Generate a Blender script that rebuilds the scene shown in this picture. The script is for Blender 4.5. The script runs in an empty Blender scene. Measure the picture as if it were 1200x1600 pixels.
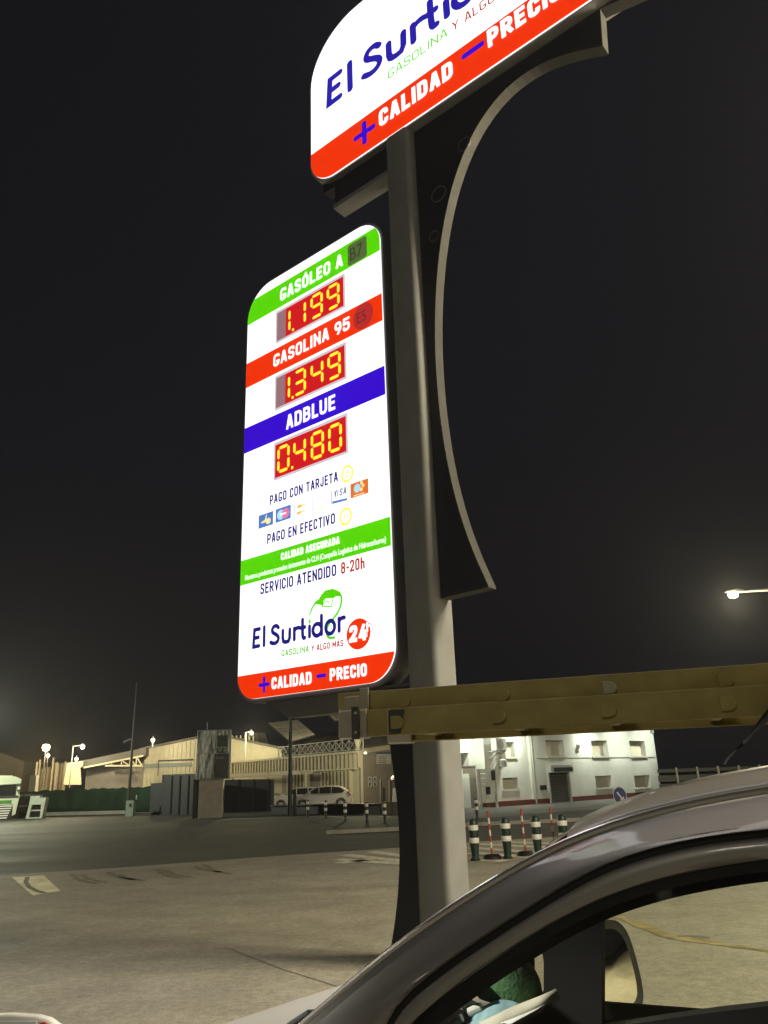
import bpy, bmesh, math, random
from mathutils import Vector, Matrix
random.seed(7)
sc = bpy.context.scene
COL = sc.collection
R = math.radians

# ------------------------------------------------------------------ camera
FPX, PITCH, ROLL, EYE = 1210.0, R(19.05), R(2.0), 1.75
Fv = Vector((0, math.cos(PITCH), math.sin(PITCH)))
U0 = Vector((0, -math.sin(PITCH), math.cos(PITCH)))
R0 = Vector((1, 0, 0))
Rv = R0*math.cos(ROLL) - U0*math.sin(ROLL)
Uv = R0*math.sin(ROLL) + U0*math.cos(ROLL)
CAM = Vector((0, 0, EYE))
cd = bpy.data.cameras.new('camera')
cd.sensor_fit = 'VERTICAL'; cd.sensor_height = 24.0; cd.sensor_width = 18.0
cd.lens = 24.0*FPX/1600.0
cd.clip_start = 0.05; cd.clip_end = 3000
cam = bpy.data.objects.new('camera', cd); COL.objects.link(cam)
cam.matrix_world = Matrix(((Rv.x, Uv.x, -Fv.x, 0), (Rv.y, Uv.y, -Fv.y, 0), (Rv.z, Uv.z, -Fv.z, EYE), (0, 0, 0, 1)))
sc.camera = cam
# ------------------------------------------------------------------ world, exposure
W = bpy.data.worlds.new('World'); sc.world = W; W.use_nodes = True
nt = W.node_tree; bg = nt.nodes['Background']
sky = nt.nodes.new('ShaderNodeTexSky'); sky.sky_type = 'NISHITA'; sky.sun_disc = False
sky.sun_elevation = R(-4.0); sky.sun_rotation = R(180)
nt.links.new(sky.outputs[0], bg.inputs[0]); bg.inputs[1].default_value = 0.08
bg2 = nt.nodes.new('ShaderNodeBackground'); bg2.inputs[0].default_value = (.0066, .0063, .0080, 1); bg2.inputs[1].default_value = 1.0   # town glow
ads = nt.nodes.new('ShaderNodeAddShader'); nt.links.new(bg.outputs[0], ads.inputs[0]); nt.links.new(bg2.outputs[0], ads.inputs[1])
nt.links.new(ads.outputs[0], nt.nodes['World Output'].inputs['Surface'])
sc.view_settings.view_transform = 'Standard'; sc.view_settings.look = 'None'
sc.view_settings.exposure = 0.0; sc.view_settings.gamma = 1.0
try:
    cy = sc.cycles
    cy.use_denoising = True; cy.max_bounces = 6; cy.transparent_max_bounces = 12
    cy.volume_bounces = 0; cy.sample_clamp_indirect = 1.5; cy.sample_clamp_direct = 12.0
    cy.denoiser = 'OPENIMAGEDENOISE'; cy.denoising_input_passes = 'RGB_ALBEDO_NORMAL'; cy.denoising_prefilter = 'ACCURATE'
    cy.caustics_reflective = False; cy.caustics_refractive = False
except Exception: pass

# light levels (the lamps themselves are built with their fixtures further down)
L_SIGN = 1.3; L_BOOST = 120.0; L_CANOPY = 380.0; L_WALL = 185.0; L_STREET = 4500.0; L_MAST = 3300.0; L_DASH_FILL = 3000.0; L_BACK_FILL = 430.0; L_YARD = 700.0
GLARE_HAZE = 0.0004

# ------------------------------------------------------------------ photograph geometry -> world
def ray(px, py): return (Fv*FPX + Rv*(px-600) - Uv*(py-800)).normalized()
def G(px, py, z=0.0):
    d = ray(px, py); return CAM + d*((z-EYE)/d.z)
def at(px, py, Y):
    d = ray(px, py); return CAM + d*(Y/d.y)
def onpl(px, py, p0, n):
    d = ray(px, py); return CAM + d*((p0-CAM).dot(n)/d.dot(n))

# ------------------------------------------------------------------ materials
MAT = {}
def mat(name, col, rough=0.6, metal=0.0, var=0.12, scale=6.0, bump=0.0, bscale=40.0, spec=0.5, coat=0.0):
    if name in MAT: return MAT[name]
    m = bpy.data.materials.new(name); m.use_nodes = True; t = m.node_tree; b = t.nodes['Principled BSDF']
    tc = t.nodes.new('ShaderNodeTexCoord'); n = t.nodes.new('ShaderNodeTexNoise')
    n.inputs['Scale'].default_value = scale; n.inputs['Detail'].default_value = 6.0
    t.links.new(tc.outputs['Object'], n.inputs['Vector'])
    r = t.nodes.new('ShaderNodeValToRGB')
    r.color_ramp.elements[0].position = 0.3; r.color_ramp.elements[1].position = 0.72
    r.color_ramp.elements[0].color = (*[c*(1-var) for c in col], 1); r.color_ramp.elements[1].color = (*[min(1, c*(1+var)) for c in col], 1)
    t.links.new(n.outputs['Fac'], r.inputs['Fac']); t.links.new(r.outputs[0], b.inputs['Base Color'])
    b.inputs['Roughness'].default_value = rough; b.inputs['Metallic'].default_value = metal
    b.inputs['Specular IOR Level'].default_value = spec; b.inputs['Coat Weight'].default_value = coat
    b.inputs['Coat Roughness'].default_value = 0.06
    if bump:
        n2 = t.nodes.new('ShaderNodeTexNoise'); n2.inputs['Scale'].default_value = bscale; n2.inputs['Detail'].default_value = 4
        t.links.new(tc.outputs['Object'], n2.inputs['Vector'])
        bp = t.nodes.new('ShaderNodeBump'); bp.inputs['Strength'].default_value = bump; bp.inputs['Distance'].default_value = 0.02
        t.links.new(n2.outputs['Fac'], bp.inputs['Height']); t.links.new(bp.outputs[0], b.inputs['Normal'])
    MAT[name] = m; return m
def emi(name, col, s=1.0, light=False):
    if name in MAT: return MAT[name]
    m = bpy.data.materials.new(name); m.use_nodes = True; t = m.node_tree; b = t.nodes['Principled BSDF']
    b.inputs['Base Color'].default_value = (*[c*0.6 for c in col], 1); b.inputs['Roughness'].default_value = 0.35
    b.inputs['Emission Color'].default_value = (*col, 1); b.inputs['Emission Strength'].default_value = s
    try: m.cycles.emission_sampling = 'AUTO' if light else 'NONE'
    except Exception: pass
    MAT[name] = m; return m
def glass(name, tint=(1, 1, 1), refl=0.08):
    if name in MAT: return MAT[name]
    m = bpy.data.materials.new(name); m.use_nodes = True; t = m.node_tree
    for n in list(t.nodes):
        if n.type != 'OUTPUT_MATERIAL': t.nodes.remove(n)
    o = [n for n in t.nodes if n.type == 'OUTPUT_MATERIAL'][0]
    tr = t.nodes.new('ShaderNodeBsdfTransparent'); tr.inputs[0].default_value = (*tint, 1)
    gl = t.nodes.new('ShaderNodeBsdfGlossy'); gl.inputs['Roughness'].default_value = 0.02
    lw = t.nodes.new('ShaderNodeFresnel'); lw.inputs[0].default_value = 1.45
    mx = t.nodes.new('ShaderNodeMixShader')
    t.links.new(lw.outputs[0], mx.inputs[0]); t.links.new(tr.outputs[0], mx.inputs[1]); t.links.new(gl.outputs[0], mx.inputs[2])
    t.links.new(mx.outputs[0], o.inputs['Surface']); MAT[name] = m; return m
def ground_mat(name, base, dark, light, rough=0.75, s1=0.25, s2=2.2, bump=0.25, worn=0.5):
    m = bpy.data.materials.new(name); m.use_nodes = True; t = m.node_tree; b = t.nodes['Principled BSDF']
    tc = t.nodes.new('ShaderNodeTexCoord')
    def noise(s, d, sx=1, sy=1, rot=0):
        mp = t.nodes.new('ShaderNodeMapping'); mp.inputs['Scale'].default_value = (sx, sy, 1); mp.inputs['Rotation'].default_value = (0, 0, rot)
        n = t.nodes.new('ShaderNodeTexNoise'); n.inputs['Scale'].default_value = s; n.inputs['Detail'].default_value = d
        n.inputs['Roughness'].default_value = 0.62
        t.links.new(tc.outputs['Object'], mp.inputs['Vector']); t.links.new(mp.outputs[0], n.inputs['Vector']); return n
    n1 = noise(s1, 8); n2 = noise(s2, 8); n3 = noise(s1*2.2, 6, 0.22, 1.0, R(-22)); n4 = noise(55, 3)
    r1 = t.nodes.new('ShaderNodeValToRGB'); e = r1.color_ramp.elements
    e[0].position = 0.34; e[0].color = (*dark, 1); e[1].position = 0.66; e[1].color = (*light, 1)
    k = e.new(0.5); k.color = (*base, 1)
    t.links.new(n1.outputs['Fac'], r1.inputs['Fac'])
    def mul(colsock, n, lo, hi, p0=0.3, p1=0.7):
        r = t.nodes.new('ShaderNodeValToRGB'); q = r.color_ramp.elements
        q[0].position = p0; q[0].color = (lo, lo, lo, 1); q[1].position = p1; q[1].color = (hi, hi, hi, 1)
        t.links.new(n.outputs['Fac'], r.inputs['Fac'])
        mx = t.nodes.new('ShaderNodeMix'); mx.data_type = 'RGBA'; mx.blend_type = 'MULTIPLY'; mx.inputs[0].default_value = 1.0
        t.links.new(colsock, mx.inputs[6]); t.links.new(r.outputs[0], mx.inputs[7]); return mx.outputs[2]
    c = mul(r1.outputs[0], n2, 0.8, 1.12); c = mul(c, n3, 1-worn*0.5, 1+worn*0.25, 0.36, 0.62); c = mul(c, n4, 0.72, 1.25); n5 = noise(11, 9); c = mul(c, n5, 0.84, 1.12, .38, .62)
    vo = t.nodes.new('ShaderNodeTexVoronoi'); vo.inputs['Scale'].default_value = .55; vo.inputs['Randomness'].default_value = 1.0
    wv_ = t.nodes.new('ShaderNodeVectorMath'); wv_.operation = 'ADD'; t.links.new(tc.outputs['Object'], wv_.inputs[0])
    sc_ = t.nodes.new('ShaderNodeVectorMath'); sc_.operation = 'SCALE'; sc_.inputs[3].default_value = .35; t.links.new(n2.outputs['Color'], sc_.inputs[0]); t.links.new(sc_.outputs[0], wv_.inputs[1]); t.links.new(wv_.outputs[0], vo.inputs['Vector'])
    rs = t.nodes.new('ShaderNodeValToRGB'); rs.color_ramp.elements[0].position = .04; rs.color_ramp.elements[0].color = (.62, .60, .58, 1); rs.color_ramp.elements[1].position = .22; rs.color_ramp.elements[1].color = (1, 1, 1, 1)
    t.links.new(vo.outputs['Distance'], rs.inputs['Fac']); mo = t.nodes.new('ShaderNodeMix'); mo.data_type = 'RGBA'; mo.blend_type = 'MULTIPLY'; mo.inputs[0].default_value = .55; t.links.new(c, mo.inputs[6]); t.links.new(rs.outputs[0], mo.inputs[7]); c = mo.outputs[2]
    t.links.new(c, b.inputs['Base Color']); b.inputs['Roughness'].default_value = rough
    rr = t.nodes.new('ShaderNodeMapRange'); rr.inputs[1].default_value = 0.3; rr.inputs[2].default_value = 0.7
    rr.inputs[3].default_value = rough-0.18; rr.inputs[4].default_value = rough+0.12
    t.links.new(n3.outputs['Fac'], rr.inputs[0]); t.links.new(rr.outputs[0], b.inputs['Roughness'])
    bp = t.nodes.new('ShaderNodeBump'); bp.inputs['Strength'].default_value = bump; bp.inputs['Distance'].default_value = 0.01
    t.links.new(n4.outputs['Fac'], bp.inputs['Height']); t.links.new(bp.outputs[0], b.inputs['Normal'])
    MAT[name] = m; return m

# ------------------------------------------------------------------ mesh builder
class MB:
    def __init__(s): s.v = []; s.f = []
    def add(s, vs, fs):
        o = len(s.v); s.v += [tuple(p) for p in vs]; s.f += [tuple(i+o for i in f) for f in fs]; return s
    def box(s, x0, x1, y0, y1, z0, z1, M=None):
        vs = [Vector((x, y, z)) for z in (z0, z1) for y in (y0, y1) for x in (x0, x1)]
        if M is not None: vs = [M @ p for p in vs]
        return s.add(vs, [(0, 2, 3, 1), (4, 5, 7, 6), (0, 1, 5, 4), (2, 6, 7, 3), (0, 4, 6, 2), (1, 3, 7, 5)])
    def bar(s, p, q, w, h=None, up=(0, 0, 1)):
        p = Vector(p); q = Vector(q); d = (q-p).normalized(); u = Vector(up)
        if abs(d.dot(u)) > 0.98: u = Vector((1, 0, 0))
        a = d.cross(u).normalized(); b = a.cross(d).normalized(); h = h or w
        vs = [c + a*(i*w/2) + b*(j*h/2) for c in (p, q) for i, j in ((-1, -1), (1, -1), (1, 1), (-1, 1))]
        return s.add(vs, [(0, 3, 2, 1), (4, 5, 6, 7), (0, 1, 5, 4), (1, 2, 6, 5), (2, 3, 7, 6), (3, 0, 4, 7)])
    def prism(s, pts, y0, y1, axis='y'):
        n = len(pts)
        g = (lambda a, b, c: (a, c, b)) if axis == 'y' else ((lambda a, b, c: (a, b, c)) if axis == 'z' else (lambda a, b, c: (c, a, b)))
        vs = [g(a, b, y0) for a, b in pts] + [g(a, b, y1) for a, b in pts]
        fs = [tuple(range(n)), tuple(range(2*n-1, n-1, -1))] + [(i, (i+1) % n, n+(i+1) % n, n+i) for i in range(n)]
        return s.add(vs, fs)
    def tube(s, pts, r, n=10, cap=True):
        pts = [Vector(p) for p in pts]; rs = r if isinstance(r, (list, tuple)) else [r]*len(pts)
        o = len(s.v); ref = None
        for i, p in enumerate(pts):
            d = (pts[min(i+1, len(pts)-1)] - pts[max(i-1, 0)]).normalized()
            if ref is None: ref = d.orthogonal().normalized()
            ref = (ref - d*ref.dot(d)).normalized(); b = d.cross(ref)
            for k in range(n):
                t = 2*math.pi*k/n; s.v.append(tuple(p + ref*(math.cos(t)*rs[i]) + b*(math.sin(t)*rs[i])))
        for i in range(len(pts)-1):
            for k in range(n):
                a = o+i*n+k; b_ = o+i*n+(k+1) % n; s.f.append((a, b_, b_+n, a+n))
        if cap:
            s.f.append(tuple(o+k for k in range(n-1, -1, -1))); e = o+(len(pts)-1)*n; s.f.append(tuple(e+k for k in range(n)))
        return s
    def lathe(s, prof, c=(0, 0, 0), n=20):
        o = len(s.v)
        for r, z in prof:
            for k in range(n):
                t = 2*math.pi*k/n; s.v.append((c[0]+math.cos(t)*r, c[1]+math.sin(t)*r, c[2]+z))
        for i in range(len(prof)-1):
            for k in range(n):
                a = o+i*n+k; b = o+i*n+(k+1) % n; s.f.append((a, b, b+n, a+n))
        s.f.append(tuple(o+k for k in range(n-1, -1, -1))); e = o+(len(prof)-1)*n; s.f.append(tuple(e+k for k in range(n)))
        return s
    def grid(s, rows, flip=False):
        o = len(s.v); m = len(rows[0])
        for r in rows: s.v += [tuple(p) for p in r]
        for i in range(len(rows)-1):
            for j in range(m-1):
                q = (o+i*m+j, o+i*m+j+1, o+(i+1)*m+j+1, o+(i+1)*m+j); s.f.append(q[::-1] if flip else q)
        return s
    def build(s, name, m, parent=None, world=False, origin=None, smooth=False, ang=35, bevel=0.0, recalc=True, solid=0.0, loc=None, rotz=0.0, sub=0):
        off = Vector((0, 0, 0))
        if parent is not None and world:
            r = parent
            while r.parent is not None: r = r.parent
            off = r.location
        if origin is not None: off = Vector(origin)
        me = bpy.data.meshes.new(name); me.from_pydata([tuple(Vector(p)-off) for p in s.v], [], s.f)
        if recalc:
            bm = bmesh.new(); bm.from_mesh(me); bmesh.ops.remove_doubles(bm, verts=bm.verts, dist=1e-5)
            bmesh.ops.recalc_face_normals(bm, faces=bm.faces); bm.to_mesh(me); bm.free()
        o = bpy.data.objects.new(name, me); COL.objects.link(o); me.materials.append(m)
        if smooth:
            for p in me.polygons: p.use_smooth = True
            try: me.set_sharp_from_angle(angle=R(ang))
            except Exception: pass
        if solid:
            md = o.modifiers.new('s', 'SOLIDIFY'); md.thickness = solid; md.offset = 0
        if bevel:
            md = o.modifiers.new('b', 'BEVEL'); md.width = bevel; md.segments = 3; md.limit_method = 'ANGLE'; md.angle_limit = R(40)
        if sub:
            md = o.modifiers.new('u', 'SUBSURF'); md.levels = sub; md.render_levels = sub
        if parent is not None: o.parent = parent
        elif origin is not None: o.location = Vector(origin)
        if loc is not None: o.location = Vector(loc)
        if rotz: o.rotation_euler = (0, 0, rotz)
        return o

def tag(o, label=None, cat=None, group=None, kind=None):
    if label: o['label'] = label
    if cat: o['category'] = cat
    if group: o['group'] = group
    if kind: o['kind'] = kind
    return o
def thing(name, label, cat, loc=(0, 0, 0), rotz=0.0, group=None):
    o = bpy.data.objects.new(name, None); COL.objects.link(o); o.empty_display_size = 0.2
    o.location = loc; o.rotation_euler = (0, 0, rotz); return tag(o, label, cat, group)
def copy_tree(o, parent=None):
    c = o.copy(); COL.objects.link(c)
    if parent is not None: c.parent = parent
    for ch in [x for x in bpy.data.objects if x.parent == o]: copy_tree(ch, c)
    return c
def curve_mesh(splines, ext):
    """filled 2D outline with holes -> (verts, faces) in the xy plane, thickness +-ext in z"""
    cu = bpy.data.curves.new('outline', 'CURVE'); cu.dimensions = '2D'; cu.fill_mode = 'BOTH'; cu.extrude = ext
    for pts in splines:
        sp = cu.splines.new('POLY'); sp.points.add(len(pts)-1)
        for i, p in enumerate(pts): sp.points[i].co = (p[0], p[1], 0, 1)
        sp.use_cyclic_u = True
    return _ev(cu)
def _ev(cu):
    ob = bpy.data.objects.new('outline', cu); COL.objects.link(ob)
    dg = bpy.context.evaluated_depsgraph_get(); dg.update()
    me = bpy.data.meshes.new_from_object(ob.evaluated_get(dg))
    vs = [v.co.copy() for v in me.vertices]; fs = [tuple(p.vertices) for p in me.polygons]
    bpy.data.objects.remove(ob); bpy.data.meshes.remove(me); bpy.data.curves.remove(cu); return vs, fs
def text_mesh(body, size=1.0, ext=0.0, bold=0.0, sx=1.0, space=1.0, align='LEFT'):
    cu = bpy.data.curves.new('words', 'FONT'); cu.body = body; cu.size = size; cu.offset = bold; cu.extrude = ext
    cu.space_character = space; cu.align_x = align; cu.resolution_u = 3
    vs, fs = _ev(cu); return [Vector((v.x*sx, v.y, v.z)) for v in vs], fs

# ------------------------------------------------------------------ stroke lettering (narrow road-sign style capitals)
A = 1
GL = {
'A': (1.0, [[(0, 0), (.42, 1), (.58, 1), (1, 0)], [(.14, .27), (.86, .27)]]),
'B': (1.0, [[(0, 0), (0, 1), (.94, 1, A), (.94, .52, A), (0, .52)], [(0, .52), (1, .52, A), (1, 0, A), (0, 0)]]),
'C': (.95, [[(1, .80), (1, 1, A), (0, 1, A), (0, 0, A), (1, 0, A), (1, .20)]]),
'D': (1.0, [[(0, 0), (0, 1), (1, 1, A), (1, 0, A), (0, 0)]]),
'E': (.82, [[(1, 1), (0, 1), (0, 0), (1, 0)], [(0, .51), (.85, .51)]]),
'F': (.8, [[(1, 1), (0, 1), (0, 0)], [(0, .5), (.85, .5)]]),
'G': (1.0, [[(1, .90), (1, 1, A), (0, 1, A), (0, 0, A), (1, 0, A), (1, .36), (.66, .36)]]),
'I': (0.0, [[(.5, 0), (.5, 1)]]),
'J': (.8, [[(1, 1), (1, 0, A), (0, 0, A), (0, .28)]]),
'L': (.78, [[(0, 1), (0, 0), (1, 0)]]),
'M': (1.3, [[(0, 0), (0, 1), (.5, .3), (1, 1), (1, 0)]]),
'N': (1.05, [[(0, 0), (0, 1), (1, 0), (1, 1)]]),
'O': (1.0, [[(.5, 1), (1, 1, A), (1, 0, A), (0, 0, A), (0, 1, A), (.5, 1)]]),
'P': (.98, [[(0, 0), (0, 1), (1, 1, A), (1, .42, A), (0, .42)]]),
'R': (1.0, [[(0, 0), (0, 1), (1, 1, A), (1, .46, A), (0, .46)], [(.48, .46), (1, 0)]]),
'S': (.97, [[(1, .84), (1, 1, A), (0, 1, A), (0, .55, A), (1, .45, A), (1, 0, A), (0, 0, A), (0, .16)]]),
'T': (.95, [[(0, 1), (1, 1)], [(.5, 1), (.5, 0)]]),
'U': (1.0, [[(0, 1), (0, 0, A), (1, 0, A), (1, 1)]]),
'V': (1.0, [[(0, 1), (.5, 0), (1, 1)]]),
'Y': (1.0, [[(0, 1), (.5, .45), (1, 1)], [(.5, .45), (.5, 0)]]),
'0': (.95, [[(.5, 1), (1, 1, A), (1, 0, A), (0, 0, A), (0, 1, A), (.5, 1)]]),
'2': (.95, [[(0, .82), (0, 1, A), (1, 1, A), (1, .58, A), (0, 0), (1, 0)]]),
'4': (1.0, [[(.55, 1), (0, .22), (1, .22)], [(.74, .5), (.74, 0)]]),
'5': (.95, [[(.95, 1), (.05, 1), (0, .56), (1, .60, A), (1, 0, A), (0, 0, A), (0, .17)]]),
'7': (.95, [[(0, 1), (1, 1), (.35, 0)]]),
'8': (.95, [[(.5, 1), (.95, 1, A), (.95, .52, A), (.05, .52, A), (.05, 1, A), (.5, 1)], [(.5, .52), (1, .52, A), (1, 0, A), (0, 0, A), (0, .52, A), (.5, .52)]]),
'9': (.95, [[(1, .45), (0, .42, A), (0, 1, A), (1, 1, A), (1, .5), (.9, .3), (.5, 0)]]),
'-': (.45, [[(0, .42), (1, .42)]]),
'h': (.85, [[(0, 0), (0, 1)], [(0, .6), (1, .66, A), (1, 0)]]),
}
def fillet(path, rad):
    out = []; n = len(path)
    for i, p in enumerate(path):
        if len(p) > 2 and 0 < i < n-1:
            P = Vector(p[:2]); a = Vector(path[i-1][:2])-P; b = Vector(path[i+1][:2])-P
            r = min(rad, a.length*0.5 if len(path[i-1]) > 2 else a.length*0.98, b.length*0.5 if len(path[i+1]) > 2 else b.length*0.98)
            a = P+a.normalized()*r; b = P+b.normalized()*r
            for k in range(6):
                t = k/5; out.append(a*(1-t)**2 + P*2*t*(1-t) + b*t*t)
        else: out.append(Vector(p[:2]))
    res = [out[0]]
    for p in out[1:]:
        if (p-res[-1]).length > 1e-6: res.append(p)
    return res
def ribbon2d(pts, w, round_cap=False):
    """flat stroke along a 2D polyline -> verts (2D), faces"""
    pts = [Vector(p) for p in pts]; n = len(pts); vs = []; fs = []
    closed = (pts[0]-pts[-1]).length < 1e-6
    for i, p in enumerate(pts):
        if closed and i in (0, n-1): a, b = pts[n-2], pts[1]
        else: a, b = pts[max(i-1, 0)], pts[min(i+1, n-1)]
        d1 = (p-a).normalized() if (p-a).length > 1e-9 else None; d2 = (b-p).normalized() if (b-p).length > 1e-9 else None
        d1 = d1 or d2; d2 = d2 or d1
        n1 = Vector((-d1.y, d1.x)); n2 = Vector((-d2.y, d2.x)); m = n1+n2
        m = m.normalized() if m.length > 1e-3 else n1
        k = 1/max(m.dot(n1), 0.55)
        vs += [p+m*(w/2*k), p-m*(w/2*k)]
    for i in range(n-1): fs.append((2*i, 2*i+1, 2*i+3, 2*i+2))
    if round_cap and not closed:
        for c, q in ((pts[0], pts[1]), (pts[-1], pts[-2])):
            d = (c-q).normalized(); nn = Vector((-d.y, d.x)); o = len(vs)
            for k in range(9):
                t = math.pi*k/8; vs.append(c+nn*(math.cos(t)*w/2)+d*(math.sin(t)*w/2))
            fs.append(tuple(range(o, o+9)))
    return vs, fs
def stroke_line(mb, txt, x0, x1, z0, h, y, weight=0.17, shear=0.0, th=0.004, more=None):
    """capitals fitted between x0 and x1, baseline z0, cap height h, on the plane y (front towards -y)"""
    w = weight*h; adv = []; tot = 0.0
    acc = {'Ó': 'O', 'Á': 'A', 'Í': 'I', 'É': 'E'}
    for ch in txt:
        if ch == ' ': adv.append(0.62)
        else: adv.append(GL[acc.get(ch, ch)][0] + 0.0)
    gw = 0.42*h
    spaces = sum(1 for c in txt if c == ' ')
    raw = sum(gw*a + (0 if c == ' ' else w) for a, c in zip(adv, txt)) + (len(txt)-1)*0.13*h
    k = (x1-x0)/raw; x = x0; lay = 0
    for ch, a in zip(txt, adv):
        g = acc.get(ch, ch); cw = gw*a*k; sw = w
        if ch != ' ':
            W_ = cw + (w*k - sw)
            for path in GL[g][1]:
                q = [((p[0] if g != 'I' else .5)*max(W_, 0), p[1]*(h-sw)) + tuple(p[2:]) for p in path]
                pts = fillet(q, 0.2*h)
                pieces = [[pts[0]]]
                for i in range(1, len(pts)):
                    pieces[-1].append(pts[i])
                    if i < len(pts)-1 and (pts[i]-pts[i-1]).normalized().dot((pts[i+1]-pts[i]).normalized()) < -.05: pieces.append([pts[i]])
                closed = (pts[0]-pts[-1]).length < 1e-6
                for pc_ in pieces:
                    if not (closed and len(pieces) == 1):
                        e0 = (pc_[0]-pc_[1]).normalized()*(sw*.49); e1 = (pc_[-1]-pc_[-2]).normalized()*(sw*.49)
                        lim = lambda p: Vector((min(max(p.x, -sw/2), W_+sw/2), min(max(p.y, -sw/2), h-sw/2)))
                        pc_ = [lim(pc_[0]+e0)]+pc_[1:-1]+[lim(pc_[-1]+e1)]
                    vs, fs = ribbon2d(pc_, sw)
                    lay += 1; yy = y - th - 0.0003*(lay % 3)
                    mb.add([(x+sw/2+v.x+shear*(v.y+sw/2), yy, z0+sw/2+min(max(v.y, -sw/2), h-sw/2)) for v in vs], fs)
            if ch != g:
                vs, fs = ribbon2d([Vector((W_*.42, h+.04*h)), Vector((W_*.75, h+.17*h))], sw*.8)
                mb.add([(x+sw/2+v.x, y-th-.001, z0+v.y) for v in vs], fs)
            x += cw + w*k
        else:
            x += cw
            if more is not None: mb = MB(); more.append(mb)
        x += 0.13*h*k
    return mb
def flat_poly(mb, pts, y):
    return mb.add([(p[0], y, p[1]) for p in pts], [tuple(range(len(pts)))])
def rrect(x0, x1, z0, z1, r, n=8):
    rs = r if isinstance(r, (list, tuple)) else [r]*4   # bl, br, tr, tl
    out = []
    for (cx, cz, a0), q in zip(((x0, z0, 180), (x1, z0, 270), (x1, z1, 0), (x0, z1, 90)), rs):
        sx = 1 if cx == x0 else -1; sz = 1 if cz == z0 else -1
        for k in range(n+1):
            t = R(a0+90*k/n); out.append((cx+sx*q+math.cos(t)*q, cz+sz*q+math.sin(t)*q))
    return out
def disc(x, z, rx, rz, n=28): return [(x+rx*math.cos(2*math.pi*k/n), z+rz*math.sin(2*math.pi*k/n)) for k in range(n)]

# ================================================================== SETTING: ground
M_asph = ground_mat('asphalt_worn', (.050, .047, .044), (.036, .034, .033), (.066, .061, .055), 0.8, .12, 1.3)
M_conc = ground_mat('forecourt_concrete', (.335, .312, .262), (.28, .262, .22), (.39, .365, .308), 0.75, .22, 1.6, 0.35, 0.35)
gs = 620.0
tag(MB().add([(-gs, -gs, 0), (gs, -gs, 0), (gs, gs, 0), (-gs, gs, 0)], [(0, 1, 2, 3)]).build('ground', M_asph), kind='structure')
fc = [G(-700, 1400), G(0, 1368), G(200, 1355), G(400, 1340), G(620, 1325), G(735, 1316), G(900, 1306), G(1300, 1290), Vector((40, 25, 0)), Vector((40, -40, 0)), Vector((-45, -40, 0))]
tag(MB().add([(p.x, p.y, 0.004) for p in fc], [tuple(range(len(fc)))]).build('forecourt', M_conc), kind='structure')
# far pavement in front of the white building and the yard, kerb line
M_pave = ground_mat('pale_pavement', (.11, .105, .095), (.085, .08, .075), (.14, .135, .12), 0.75, .3, 2.0)
pv = [G(560, 1275), G(700, 1283), G(905, 1266), G(1100, 1256), Vector((45, 62, 0)), Vector((30, 70, 0)), Vector((2, 62, 0))]
M_kerb = mat('kerb_concrete', (.34, .33, .30), .8, var=.2, scale=3)
k1 = MB(); a, b = G(510, 1303.5), G(630, 1297.5); k1.bar(a+Vector((0, 0, .06)), b+Vector((0, 0, .06)), .16, .12)
tag(k1.build('kerb', M_kerb), kind='structure')
k1 = MB(); a, b = G(722, 1291.5), G(935, 1282.0); k1.bar(a+Vector((0, 0, .06)), b+Vector((0, 0, .06)), .16, .12)
tag(k1.build('kerb', M_kerb), kind='structure')
k1 = MB(); a, b = G(20, 1276), G(197, 1271.5); k1.bar(a+Vector((0, 0, .12)), b+Vector((0, 0, .12)), .3, .24)
tag(k1.build('kerb', M_kerb), kind='structure')
# painted markings
M_paint = mat('worn_white_paint', (.62, .60, .50), .7, var=.35, scale=5)
M_ypaint = mat('worn_yellow_paint', (.30, .25, .12), .75, var=.5, scale=3)
M_tyre = mat('tyre_marks', (.17, .158, .13), .75, var=.3, scale=4)
M_patch = mat('pale_patch', (.92, .82, .52), .6, var=.35, scale=2.5)
def decal(name, pts, m, z): return tag(MB().add([(p.x, p.y, z) for p in pts], [tuple(range(len(pts)))]).build(name, m), kind='structure')
decal('painted_rectangle', [G(18, 1371), G(68, 1368), G(95, 1393), G(51, 1400)], M_patch, .008)
mk = MB()
def groundstrip(mb, pts, w, z, jit=0.0):
    P = []
    for i in range(len(pts)-1):
        for k in range(6): P.append(pts[i].lerp(pts[i+1], k/6))
    P.append(pts[-1]); ws = [w*(1+random.uniform(-jit, jit)) for _ in P]
    vs = []
    for i, p in enumerate(P):
        d = (P[min(i+1, len(P)-1)]-P[max(i-1, 0)]).normalized(); n = Vector((-d.y, d.x, 0))
        vs += [(p+n*ws[i]/2), (p-n*ws[i]/2)]
    return mb.add([(v.x, v.y, z) for v in vs], [(2*i, 2*i+1, 2*i+3, 2*i+2) for i in range(len(P)-1)])
for q in ([(528, 1349), (585, 1343)], [(527, 1343), (600, 1348), (630, 1350)], [(538, 1336), (612, 1344), (640, 1347)], [(580, 1331), (640, 1339)],
          [(735, 1343), (790, 1346)], [(735, 1333), (850, 1341)], [(735, 1325), (850, 1333)], [(745, 1319), (870, 1325)], [(790, 1316), (880, 1319)]):
    groundstrip(mk, [G(*p) for p in q], .42, .008, .1)
tag(mk.build('hatch_marking', M_paint), kind='structure')
mk = MB()
for q in ([(512, 1270), (560, 1272), (610, 1277)], [(520, 1267), (612, 1270)], [(500, 1275), (560, 1279)]): groundstrip(mk, [G(*p) for p in q], .12, .008, .3)
tag(mk.build('parking_marking', M_paint), kind='structure')
mk = MB()
for q in ([(960, 1432), (985, 1440), (1045, 1464), (1110, 1474), (1200, 1487), (1330, 1500)],): groundstrip(mk, [G(*p) for p in q], .16, .008, .5)
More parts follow.
